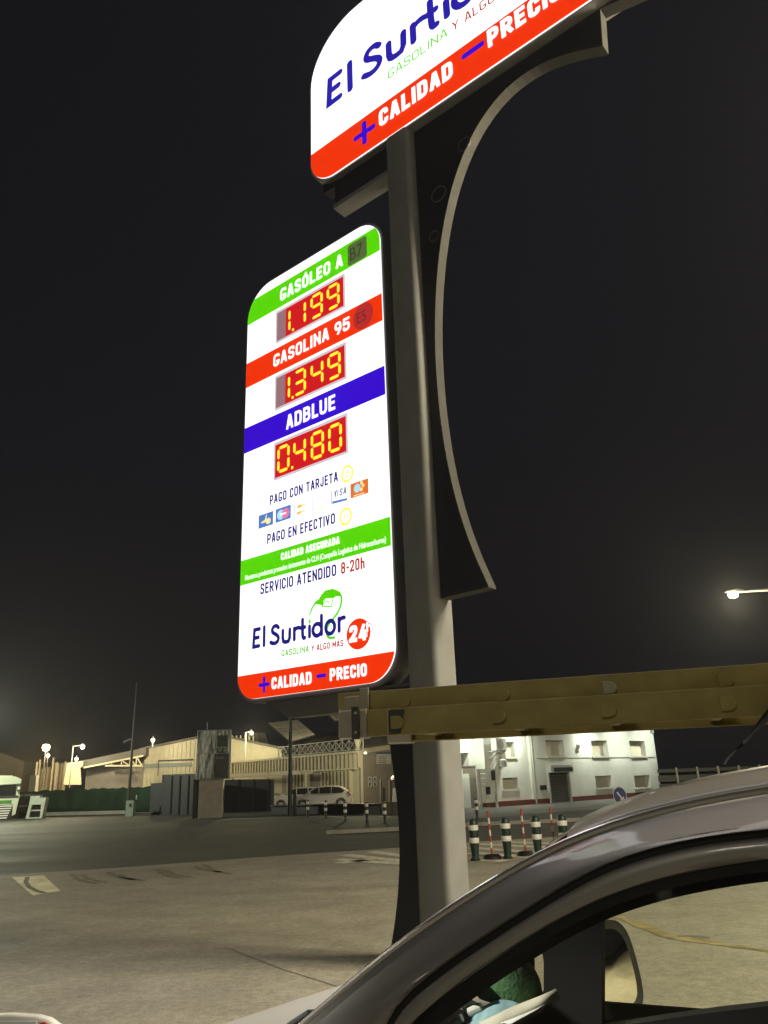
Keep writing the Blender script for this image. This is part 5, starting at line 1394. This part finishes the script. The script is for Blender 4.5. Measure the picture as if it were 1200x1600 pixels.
# ---- green mesh fence and navy wall
a_ = G(20, 1274.5); b_ = G(236, 1270); zt_ = at(130, 1233, (a_.y+b_.y)/2).z
GF = thing('green_mesh_fence', 'long dark green screened fence across the back of the yard', 'fence', (a_.x, a_.y, 0)); mb = MB()
dd = b_-a_; n = 40; rows = []
for i in range(n+1):
    t = i/n; p = a_.lerp(b_, t)-a_; rows.append([(p.x, p.y+.10*math.sin(i*1.3)*random.uniform(.4, 1), z) for z in (.05, .6, 1.2, zt_*.85, zt_+random.uniform(-.08, .06))])
mb.grid(rows).build('screen', M_hedge, GF, smooth=True, solid=.04)
for i in range(9): p = a_.lerp(b_, i/8)-a_; MB().box(p.x-.05, p.x+.05, p.y+.2, p.y+.3, 0, zt_).build('post', M_dgrey, GF)
a_ = at(233, 1272, 56); b_ = at(308, 1275, 54); o = thing('navy_wall', 'dark navy sheet wall left of the billboard column', 'wall', (a_.x, a_.y, 0)); z0, z1 = at(256, 1211, 55.5).z, at(300, 1209, 54).z
d_ = Vector((b_.x-a_.x, b_.y-a_.y, 0)); mb = MB(); vwall(mb, Vector(), d_*.28, 0, at(240, 1224, 56).z, at(250, 1223, 56).z, .3); vwall(mb, d_*.282, d_, 0, z0, z1, .3); mb.build('panel', M_navy, o)
mb = MB()
for t in (.45, .62, .8): p = d_*t; mb.box(p.x-.04, p.x+.04, p.y-.08, p.y-.004, 0, z0-.1)
mb.build('rib', M_dgrey, o)
a_ = at(349, 1272, 56); b_ = at(426, 1270, 55.5); o = thing('navy_wall', 'dark navy sheet wall between the billboard column and the parked cars', 'wall', (a_.x, a_.y, 0)); d_ = Vector((b_.x-a_.x, b_.y-a_.y, 0))
mb = MB(); vwall(mb, Vector(), d_, 0, at(360, 1218, 56).z, at(425, 1217.5, 55.5).z, .3); mb.build('panel', M_navy, o); mb = MB()
for t in (.3, .6, .9): p = d_*t; mb.box(p.x-.03, p.x+.03, p.y-.07, p.y-.004, 0, 2.1)
mb.build('rib', M_dgrey, o)
# low dark barrier in front of the cars
a_ = G(424, 1272); b_ = G(594, 1276.5); a_ = at(424, 1273, 50); b_ = at(594, 1276, 44.5); o = thing('dark_barrier', 'low dark barrier wall in front of the parked cars', 'barrier', (a_.x, a_.y, 0)); d_ = Vector((b_.x-a_.x, b_.y-a_.y, 0))
mb = MB(); vwall(mb, Vector(), d_, 0, at(430, 1259, 50).z, at(590, 1257, 44.5).z, .25); mb.build('panel', M_navy, o)
mb = MB(); mb.bar((0, -.02, at(430, 1259, 50).z+.03), d_+Vector((0, -.02, at(590, 1257, 44.5).z+.03)), .3, .05); mb.build('coping', M_dgrey, o)
mb = MB(); a2 = at(596, 1276, 44.2); b2 = at(640, 1277, 43); o = thing('brick_wall', 'low brown brick wall beside the totem foot', 'wall', (a2.x, a2.y, 0)); d_ = Vector((b2.x-a2.x, b2.y-a2.y, 0)); vwall(mb, Vector(), d_, 0, at(600, 1253, 44.2).z, at(630, 1253, 43).z, .25); mb.build('panel', mat('dim_brick', (.12, .085, .07), .8, var=.2, scale=8), o)
mb = MB(); vwall(mb, d_*.36-Vector((0, .02, 0)), d_*.40-Vector((0, .02, 0)), 0, .9, .9, .02); mb.build('joint', M_dgrey, o)

# ---- billboard
bp = G(330, 1278); Yb = bp.y
BB = thing('billboard', 'tall billboard with crumpled silver and green torn poster on a pale concrete column', 'billboard', (bp.x, bp.y, 0), R(8))
bx = lambda px: (at(px, 1200, Yb).x-bp.x)/math.cos(R(8)); bz = lambda px, py: at(px, py, Yb).z
MB().box(bx(313.5), bx(349), -.25, .25, 0, bz(330, 1216)).build('column', M_conc2, BB, bevel=.02)
MB().box(bx(303.5), bx(312), .35, .7, 0, bz(306, 1217)).build('post', M_dgrey, BB)
X0, X1, Z0, Z1 = bx(308), bx(359), bz(333, 1218), bz(333, 1141)
MB().box(X0, X1, -.42, .30, Z0, Z1).build('frame', M_lgrey, BB, bevel=.03)
M_foil = bpy.data.materials.new('crumpled_poster'); M_foil.use_nodes = True; t = M_foil.node_tree; b = t.nodes['Principled BSDF']
tc = t.nodes.new('ShaderNodeTexCoord'); mp = t.nodes.new('ShaderNodeMapping'); mp.inputs['Scale'].default_value = (3.2, 1, .55); mp.inputs['Rotation'].default_value = (0, R(9), 0)
n_ = t.nodes.new('ShaderNodeTexNoise'); n_.inputs['Scale'].default_value = 1.3; n_.inputs['Detail'].default_value = 4; n_.inputs['Distortion'].default_value = .8
t.links.new(tc.outputs['Object'], mp.inputs[0]); t.links.new(mp.outputs[0], n_.inputs['Vector'])
r_ = t.nodes.new('ShaderNodeValToRGB'); r_.color_ramp.elements[0].position = .42; r_.color_ramp.elements[1].position = .60
r_.color_ramp.elements[0].color = (.16, .18, .18, 1); r_.color_ramp.elements[1].color = (.86, .92, .88, 1)
t.links.new(n_.outputs[0], r_.inputs[0]); t.links.new(r_.outputs[0], b.inputs['Base Color']); b.inputs['Roughness'].default_value = .35
def poster(x0, x1, z0, z1, m, y=-.44, amp=.05):
    rows = []
    for j in range(25):
        z = z0+(z1-z0)*j/24; rows.append([(x0+(x1-x0)*i/30, y-abs(amp*(math.sin(i*.9+j*.15)+.6*math.sin(i*2.1-j*.3))), z) for i in range(31)])
    return MB().grid(rows).build('poster', m, BB, smooth=True, ang=180)
zm_ = bz(333, 1177.5)
poster(X0+.06, X1-.05, zm_, Z1-.06, M_foil); tag(poster(X0+.06, X1-.05, Z0+.06, zm_-.03, M_foil), 'lower torn grey half of the poster')
M_pg = mat('poster_green', (.035, .075, .035), .45, var=.3); M_pd = mat('poster_dark', (.06, .06, .06), .45, var=.3)
wx0 = bx(339.5); tag(poster(wx0, bx(355), zm_+.02, bz(340, 1150), M_pg, -.56, .02), 'green part of the poster with pale letters'); poster(bx(336), bx(357), Z0+.08, zm_-.04, M_pd, -.57, .03)
vs, fs = text_mesh('nra', 1.0, .0, .01); w_ = max(v.x for v in vs); s_ = (bx(354)-bx(337.5))/w_
MB().add([(bx(337.5)+v.x*s_, -.64, bz(345, 1175.0)+v.y*s_*1.25) for v in vs], fs).build('lettering', mat('poster_letters', (.42, .50, .40), .5), BB, recalc=False)
flat_poly(MB(), [(bx(335), bz(345, 1186)), (bx(351), bz(345, 1186)), (bx(351), bz(345, 1183)), (bx(335), bz(345, 1183))], -.64).build('lettering', mat('poster_small_letters', (.2, .2, .2), .5), BB, recalc=False)
MB().tube([(bx(322), 0, Z1), (bx(321.5), 0, Z1+.45)], .03, 6).build('aerial', M_lgrey, BB)

# ---- cars
M_carw = mat('silver_white_paint', (.34, .32, .31), .35, .3, .03, coat=.6); M_cg = mat('dark_car_glass', (.012, .012, .014), .12, var=.05)
M_hl = mat('headlamp_glass', (.5, .5, .48), .2)
def make_car(lab, loc, rz, body=M_carw):
    """five door hatchback, nose towards -x, side towards -y; 4.1 m long"""
    c = thing('parked_car', lab, 'car', loc, rz)
    prof = [(-2.05, .28), (-2.08, .55), (-1.98, .78), (-1.55, .90), (-1.15, .98), (-.55, 1.36), (-.1, 1.47), (.6, 1.49), (1.25, 1.44), (1.62, 1.28), (1.95, .98), (2.02, .80), (2.02, .40), (1.95, .28)]
    ar = lambda cx: [(cx+.36*math.cos(R(k*18)), .31+.36*math.sin(R(k*18))) for k in range(11)]
    pts = prof + [(x, max(z, .28)) for x, z in ar(1.28)] + [(x, max(z, .28)) for x, z in ar(-1.32)]
    rows = []; ys = ((-.86, .94, 0), (-.80, 1, 0), (.80, 1, 0), (.86, .94, 0))
    mb = MB(); n = len(pts)
    for y, k, _ in ys:
        mb.v += [(x*(.995 if k < 1 else 1), y*(1-.14*max(0, (z-.9)/.6)), z*(1 if z < .9 else (.99 if k < 1 else 1))) for x, z in pts]
    for j in range(3):
        for i in range(n): mb.f.append((j*n+i, j*n+(i+1) % n, (j+1)*n+(i+1) % n, (j+1)*n+i))
    mb.f += [tuple(range(n)), tuple(3*n+i for i in range(n-1, -1, -1))]
    mb.build('body', body, c, smooth=True, ang=30, bevel=.03)
    for s in (-1, 1):
        for poly in ([(-1.0, 1.0), (-.48, 1.33), (-.22, 1.38), (-.22, .99)], [(-.16, .99), (-.16, 1.39), (.62, 1.41), (.62, .99)], [(.68, .99), (.68, 1.41), (1.22, 1.36), (1.52, 1.16), (1.45, 1.02)]):
            MB().add([(x, s*(.868-.875*.14*max(0, (z-.9)/.6)), z) for x, z in poly], [tuple(range(len(poly)))]).build('side_window', M_cg, c)
        for cx in (1.28, -1.32):
            M = Matrix.Translation((cx, s*.76, .31)) @ Matrix.Rotation(R(90), 4, 'X'); wv = MB().lathe([(.2, -.1), (.31, -.09), (.31, .09), (.2, .1)], n=20)
            w = MB().add([M @ Vector(p) for p in wv.v], wv.f).build('wheel', M_tyre_r, c, smooth=True)
            wv = MB().lathe([(.03, -.112), (.19, -.108), (.19, .108), (.03, .112)], n=16); MB().add([M @ Vector(p) for p in wv.v], wv.f).build('rim', M_rim, w)
        MB().prism([(-2.0, .70), (-1.78, .84), (-1.70, .80), (-1.96, .64)], s*.60, s*.875).build('headlight', M_hl, c)
        MB().prism([(1.86, .80), (1.72, 1.10), (1.84, 1.08), (1.99, .84)], s*.62, s*.868).build('tail_light', mat('red_lens', (.25, .02, .02), .3), c)
        MB().box(-.92, -.76, min(s*.86, s*1.0), max(s*.86, s*1.0), 1.0, 1.12).build('wing_mirror', body, c, bevel=.02)
    MB().add([(-1.12, -.70, 1.005), (-1.12, .70, 1.005), (-.56, .62, 1.375), (-.56, -.62, 1.375)], [(0, 1, 2, 3)]).build('windscreen', M_cg, c)
    MB().add([(1.64, -.62, 1.275), (1.64, .62, 1.275), (1.935, .70, 1.005), (1.935, -.70, 1.005)], [(0, 1, 2, 3)]).build('rear_window', M_cg, c)
    return c
pc = at(504, 1262, 57); car0 = make_car('silver hatchback parked side on in front of the corrugated warehouse', (pc.x, 57, 0), R(2))
car1 = copy_tree(car0); pc = at(467, 1262, 60.5); car1.location = (pc.x, 60.5, -.05); car1.rotation_euler = (0, 0, R(8)); tag(car1, 'pale car mostly hidden behind the silver hatchback, nose to the left', 'car')
for c in (car0, car1): c['group'] = 'cars parked by the corrugated warehouse'
# forklift-like white machine by the gable, partly behind the totem
p = at(617, 1254, 56); o = thing('pressure_washer', 'small white machine with a round lamp beside the brown gable, cut off by the totem', 'machine', (p.x, p.y, 0))
MB().prism([(-.2, 0), (.35, 0), (.3, .8), (.18, 1.15), (-.08, 1.15)], 0, .6).build('body', M_lgrey, o, bevel=.03); MB().tube([(.05, .2, 1.15), (.0, .15, 1.75)], .05, 8).build('stem', M_dgrey, o); MB().lathe([(.02, 1.68), (.2, 1.72), (.22, 1.85), (.12, 1.98), (.02, 2.0)], n=14).build('lamp_head', M_wr, o, smooth=True)

# ---- truck at the left edge
p = G(12, 1281); TRK = thing('white_truck', 'white lorry cab with a green strip above its grille at the left edge', 'truck', (p.x, p.y, 0), R(28))
k_ = p.y/1210.0*1.06
tx = lambda px: (px-12)*k_; tz = lambda py: (1281-py)*k_*.985
M_tw = mat('white_cab_paint', (.62, .66, .52), .4, var=.06)
MB().prism([(tx(-40), .5), (tx(13), .15), (tx(21), .3), (tx(24), tz(1251)), (tx(22), tz(1232)), (tx(17), tz(1229)), (tx(-40), tz(1229))], 0, 2.3).build('cab', M_tw, TRK, bevel=.06)
MB().prism([(tx(-40), tz(1236)), (tx(23), tz(1234)), (tx(24), tz(1228)), (tx(15), tz(1223.5)), (tx(-40), tz(1222.5))], -.25, 2.2).build('sun_visor', M_tw, TRK, bevel=.05)
MB().prism([(tx(-40), tz(1227)), (tx(14), tz(1226)), (tx(12), tz(1222)), (tx(-40), tz(1221))], .1, 1.8).build('roof_fairing', M_tw, TRK, bevel=.05)
MB().box(tx(-40), tx(18.5), -.03, .02, tz(1249), tz(1235)).build('windscreen', M_cg, TRK)
MB().box(tx(-40), tx(22), -.06, -.004, tz(1252), tz(1249.2)).build('cowl', M_dgrey, TRK)
MB().box(tx(-40), tx(14), -.05, -.004, tz(1259), tz(1255)).build('green_strip', mat('grass_green_paint', (.07, .24, .03), .5), TRK)
mb = MB()
for i in range(6): y_ = 1262+i*3.1; mb.box(tx(-40), tx(16-i*1.1), -.06, -.004, tz(y_+1.6), tz(y_))
mb.build('grille', M_wr, TRK); MB().box(tx(-40), tx(16.5), -.02, -.002, tz(1281.5), tz(1261)).build('grille_recess', M_bk, TRK)
MB().box(tx(19), tx(23.5), -.30, -.08, tz(1243), tz(1236.5)).build('mirror', M_dgrey, TRK, bevel=.03); MB().box(tx(19.5), tx(22.8), -.31, -.302, tz(1241.5), tz(1237.5)).build('mirror_glass', M_wr, TRK)
for x_ in (tx(-30), tx(14)):
    M = Matrix.Translation((x_-.5, 1.1, .5)) @ Matrix.Rotation(R(90), 4, 'X'); wv = MB().lathe([(.25, -.15), (.5, -.14), (.5, .14), (.25, .15)], n=18); MB().add([M @ Vector(q) for q in wv.v], wv.f).build('wheel', M_tyre_r, TRK)
# white booth with a dark two part window
p = G(55, 1271.5); p = at(55, 1270.5, 57.5); o = thing('white_booth', 'white booth with a dark window split by a shelf, beside the truck', 'booth', (p.x, p.y, 0)); k_ = 57.5/1210*1.05
bx2 = lambda px: (px-55)*k_; bz2 = lambda py: (1270.5-py)*k_
mb = MB()
def slab(pts, y0, y1): mb.prism([(bx2(a), bz2(c)) for a, c in pts], y0, y1)
slab([(46, 1241), (59, 1241), (59, 1243.5), (68, 1243.5), (67, 1252.5), (45, 1252.5)], 0, .5)
slab([(45, 1252.6), (49, 1252.6), (46.5, 1269), (42.5, 1269)], 0, .5); slab([(62, 1252.6), (67, 1252.6), (65.3, 1269), (62, 1269)], 0, .5); slab([(42, 1269.1), (65.3, 1269.1), (64.5, 1271), (42.5, 1271)], -.02, .5)
mb.build('shell', mat('pale_green_white', (.50, .54, .46), .6), o); MB().box(bx2(47), bx2(62.3), .2, .3, .1, bz2(1252.7)).build('window', M_cg, o); MB().box(bx2(47.5), bx2(62.2), .08, .18, bz2(1261), bz2(1259.2)).build('shelf', M_lgrey, o)
p = at(36, 1272, 60); o = thing('grey_trailer', 'dark grey trailer box between the truck and the white booth', 'trailer', (p.x, p.y, 0)); k_ = 60/1210*1.05
MB().box(-9*k_, 8*k_, 0, 2, .35, 30*k_).build('body', M_roofd, o); mb = MB()
for x0, x1 in ((-8, -2.5), (-1, 7.5)): mb.box(x0*k_, x1*k_, -.05, -.004, 28*k_, 31*k_)
mb.box(-6.5*k_, 5*k_, -.05, -.004, 14*k_, 16.5*k_); mb.build('pale_strips', M_lgrey, o); MB().box(-8*k_, 7*k_, .2, 1.8, 0, .345).build('chassis', M_bk, o)
# utility box and mast
p = at(202, 1269.5, 54.5); k_ = p.y/1210*1.05; o = thing('utility_box', 'pale upright utility box with a dark slot at the end of the green fence', 'utility box', (p.x, p.y, 0))
MB().box(-5.5*k_, 5*k_, 0, .5, 0, 21*k_).build('body', mat('pale_grey_green', (.22, .26, .23), .7), o); MB().box(-1*k_, 2*k_, -.03, -.003, 13*k_, 17*k_).build('slot', M_dgrey, o); MB().box(-9*k_, 9*k_, .1, .3, 21*k_+.002, 22*k_).build('cross_bar', M_dgrey, o); MB().tube([(7.5*k_, .2, 21*k_), (7.5*k_, .2, 28*k_)], .05, 6).build('stub_post', M_lgrey, o)
p = at(200, 1262, 57); t_ = at(208, 1066, 57); o = thing('tall_mast', 'tall thin dark mast rising above the lean-to shed', 'mast', (p.x, p.y, 0))
MB().tube([(0, 0, 0), (0, 0, t_.z*.5), (0, 0, t_.z)], [.11, .085, .035], 10).build('pole', M_dgrey, o, smooth=True)
MB().tube([(-.05, 0, at(203, 1163, 57).z), (-.25, 0, at(200, 1159, 57).z)], .03, 6).build('arm', M_dgrey, o); q = at(197.5, 1158, 57); MB().prism([(-.62, q.z-.14), (-.18, q.z+.06), (-.18, q.z+.16), (-.6, q.z+.02)], -.12, .12).build('lamp_head', M_dgrey, o)
p = at(453, 1262, 47); t_ = at(457.5, 1111, 47); o = MB().tube([(0, 0, 0), (0, 0, t_.z)], [.125, .10], 12).build('steel_post', M_dgrey, None, loc=(p.x, p.y, 0), smooth=True); tag(o, 'dark steel post standing in front of the silver hatchback', 'post')
p = at(460.5, 1262, 47.5); o = MB().box(-.1, .1, -.1, .1, 0, at(460, 1241, 47.5).z).build('short_post', M_dgrey, None, loc=(p.x, p.y, 0), bevel=.02); tag(o, 'short dark post beside the tall steel post', 'post')

# ================================================================== LAMPS
def lamp_point(name, parent, loc, energy, col, rad=.12):
    ld = bpy.data.lights.new(name, 'POINT'); ld.energy = energy; ld.color = col; ld.shadow_soft_size = rad
    lo = bpy.data.objects.new(name, ld); COL.objects.link(lo); lo.parent = parent; lo.location = loc; return lo
def yard_lamp(px, py, Y, base_py, r, e, power, col, lab, arm=.0, pole=True):
    h = at(px, py, Y); t = thing('yard_lamp', lab, 'lamp', (h.x+arm, h.y, 0), 0, 'lit yard lamps')
    zb = at(px, base_py, Y).z if base_py else 0
    if pole: MB().tube([(0, 0, max(zb, 0)), (0, 0, h.z+.1)], .05, 8).build('pole', M_lgrey if 125 < px < 135 or px > 380 else M_dgrey, t)
    if arm: MB().tube([(0, 0, h.z+.1), (-arm, 0, h.z+.16)], .04, 8).build('arm', M_lgrey, t)
    MB().lathe([(r*.5, 0), (r*.45, .12), (.05, .2)], c=(-arm, 0, h.z+r*.78), n=12).build('housing', M_dgrey, t)
    MB().lathe([(.02, h.z-r), (r*.7, h.z-r*.75), (r, h.z), (r*.8, h.z+r*.7), (.02, h.z+r*.74)], c=(-arm, 0, 0), n=14).build('bulb', emi('bulb_%d' % len(MAT), col, e), t, smooth=True)
    lamp_point('lamp_light', t, (-arm, -r-.15, h.z-.1), power, col, r)
    return t
yard_lamp(72, 1168, 78, 1230, .36, 40, L_YARD*4, (1, .72, .28), 'brightest yellow yard lamp above the storage tanks')
yard_lamp(75, 1180.5, 77, 1230, .16, 40, L_YARD*.3, (1, .9, .6), 'small lamp just below the brightest yellow lamp')
yard_lamp(129, 1167, 76, 1230, .2, 40, L_YARD*1.5, (1, .88, .55), 'round white lamp left of the leaning post above the cream end wall', -.9)
yard_lamp(119.5, 1186, 77, 1192, .15, 30, L_YARD*.3, (1, .95, .75), 'tiny white lamp on the lean-to roof edge')
yard_lamp(239, 1156.5, 77, 1168, .17, 50, L_YARD*1.5, (1, .86, .52), 'lamp at the left corner of the cream gabled warehouse')
yard_lamp(393, 1145.5, 76, 1189, .16, 45, L_YARD*2.2, (1, .88, .5), 'lamp on a white pole in front of the small solar array', -.55)
yard_lamp(-22, 1120, 50, None, .2, 30, L_YARD*8, (.95, 1, .72), 'greenish white yard lamp at the left beside the truck')
# eaves lamp that rakes the cream fascia of the corrugated warehouse
q = at(571, 1177, 56.5); o = thing('eaves_lamp', 'small lamp under the verge of the corrugated warehouse corner', 'lamp', q)
MB().box(-.1, .1, 0, .3, 0, .1).build('housing', M_dgrey, o); MB().box(-.08, .08, .02, .2, -.02, -.002).build('lens', emi('eaves_lens', (1, .9, .6), 8), o)
lamp_point('eaves_light', o, (-.05, -.9, -.1), L_YARD*.9, (1, .88, .55), .15)
# street lamp on the right
h = at(1146, 928, 30); SL = thing('street_lamp', 'lit street lamp on a long arm in the sky at the right edge', 'street lamp', (h.x+3.4, h.y, 0))
MB().tube([(0, 0, 0), (0, 0, h.z+.25)], [.11, .07], 12).build('pole', M_lgrey, SL, smooth=True)
MB().tube([(0, 0, h.z+.25), (-1.6, 0, h.z+.13), (-3.2, 0, h.z+.08)], [.06, .055, .05], 10).build('arm', M_conc2, SL, smooth=True)
MB().prism([(-3.7, h.z+.08), (-3.0, h.z+.05), (-3.0, h.z+.14), (-3.3, h.z+.18), (-3.65, h.z+.13)], -.14, .14).build('lamp_head', M_conc2, SL, bevel=.02)
MB().lathe([(.03, h.z-.17), (.15, h.z-.13), (.20, h.z-.02), (.17, h.z+.05), (.05, h.z+.07)], c=(-3.42, 0, 0), n=16).build('bulb', emi('street_bulb', (1, .92, .6), 40), SL, smooth=True)
lamp_point('street_light', SL, (-3.42, 0, h.z-.2), L_STREET, (1, .9, .6), .15)

# ---- filling station behind the photographer: canopy with ceiling lights, pumps and a lamp post (seen in the wing mirror)
CP = thing('station_canopy', 'flat white forecourt canopy with lit ceiling panels behind the van, seen in its mirror', 'canopy', (17.5, -.5, 0), 0)
M_can = mat('canopy_white', (.7, .7, .66), .5, var=.05)
MB().box(-9.5, 9.5, -2.2, 2.2, 5.0, 5.7).build('roof_slab', M_can, CP)
for x_ in (-1, 7):
    for y_ in (-1.4,): MB().box(x_-.2, x_+.2, y_-.2, y_+.2, 0, 4.998).build('column', M_can, CP)
for i in range(5):
    for j in (-1.0, 1.0):
        x_ = -8.2+i*4.0
        MB().box(x_-.5, x_+.5, j-.5, j+.5, 4.93, 4.997).build('ceiling_light', emi('canopy_lens', (1, .9, .62), 9), CP)
        ld = bpy.data.lights.new('ceiling_beam', 'AREA'); ld.shape = 'SQUARE'; ld.size = .9; ld.energy = L_CANOPY; ld.color = (1, .89, .62)
        lo = bpy.data.objects.new('ceiling_beam', ld); COL.objects.link(lo); lo.parent = CP; lo.location = (x_, j, 4.92)
for x_, y_, lb in ((18, -1.2, 'white fuel pump under the canopy nearest to the van mirror view'), (22, -1.2, 'white fuel pump farther back under the canopy')):
    o = thing('fuel_pump', lb, 'fuel pump', (x_, y_, 0), R(90), 'fuel pumps under the canopy')
    MB().box(-.5, .5, -.3, .3, 0, 1.7).build('body', M_can, o, bevel=.03); MB().box(-.4, .4, .302, .32, 1.0, 1.5).build('display', M_dgrey, o); MB().box(-.55, .55, -.32, .32, 1.7, 2.0).build('header', M_redp, o)
    MB().tube([(.52, 0, 1.2), (.75, 0, .8), (.7, 0, .25), (.56, 0, .6)], .02, 8).build('hose', M_bk, o)
LP = thing('forecourt_mast', 'tall pale lamp mast with twin lamps beside the forecourt, seen in the van mirror', 'lamp mast', (8.5, 6.5, 0), R(60))
MB().tube([(0, 0, 0), (0, 0, 10.2)], [.14, .08], 12).build('pole', M_can, LP, smooth=True); MB().bar((-1, 0, 9.2), (1, 0, 9.2), .09).build('arm', M_can, LP)
for s_ in (-1, 1):
    MB().box(s_*1-.35, s_*1+.35, -.15, .15, 9.25, 9.36).build('lamp_head', M_can, LP); MB().box(s_*1-.3, s_*1+.3, -.12, .12, 9.235, 9.248).build('lens', emi('post_lens', (1, .9, .62), 20), LP)
    lamp_point('post_light', LP, (s_, 0, 9.0), L_MAST, (1, .88, .60), .9)

LP_FILL = copy_tree(LP); LP_FILL.location = (-6.0, -9.0, 0); tag(LP_FILL, 'unseen lamp mast added behind the photographer as front fill', 'lamp mast')  # unseen mast added to brighten the pole front, ladder and van side
for o in [x for x in bpy.data.objects if x.parent == LP_FILL and x.type == 'LIGHT']: o.data = o.data.copy(); o.data.energy = L_BACK_FILL; o.data.color = (1, .92, .72)

FL = thing('added_floodlight', 'unseen floodlight on a post, added to light the van dashboard from the left', 'floodlight', (-5.6, 2.7, 0))  # added out of view to brighten the things on the dashboard
MB().tube([(0, 0, 0), (0, 0, 4.4)], [.07, .05], 10).build('pole', M_can, FL, smooth=True)
MB().box(-.08, .12, -.22, .22, 4.4, 4.75).build('housing', M_dgrey, FL); MB().box(.122, .13, -.18, .18, 4.44, 4.71).build('lens', emi('added_flood_lens', (1, .95, .8), 12), FL)
ld = bpy.data.lights.new('flood_beam', 'SPOT'); ld.energy = L_DASH_FILL; ld.color = (1, .96, .86); ld.spot_size = R(17); ld.spot_blend = .5; ld.shadow_soft_size = .2
lo = bpy.data.objects.new('flood_beam', ld); COL.objects.link(lo); lo.parent = FL; lo.location = (.25, 0, 4.55)
lo.rotation_euler = (Vector((-.55, 2.55, 1.12))-Vector((-5.35, 2.7, 4.55))).to_track_quat('-Z', 'Y').to_euler()

# ================================================================== thin scattering volume, added for soft halos in place of lens glare
hz = MB().box(-640, 640, -640, 640, -1.0, 19.0).build('glare_haze', bpy.data.materials.new('glare_haze'))
m = hz.data.materials[0]; m.use_nodes = True; t = m.node_tree
for n in list(t.nodes):
    if n.type != 'OUTPUT_MATERIAL': t.nodes.remove(n)
o_ = [n for n in t.nodes if n.type == 'OUTPUT_MATERIAL'][0]; pvn = t.nodes.new('ShaderNodeVolumePrincipled')
pvn.inputs['Color'].default_value = (.85, .85, .88, 1); pvn.inputs['Density'].default_value = GLARE_HAZE; pvn.inputs['Anisotropy'].default_value = .7
t.links.new(pvn.outputs[0], o_.inputs['Volume'])
tag(hz, kind='stuff')
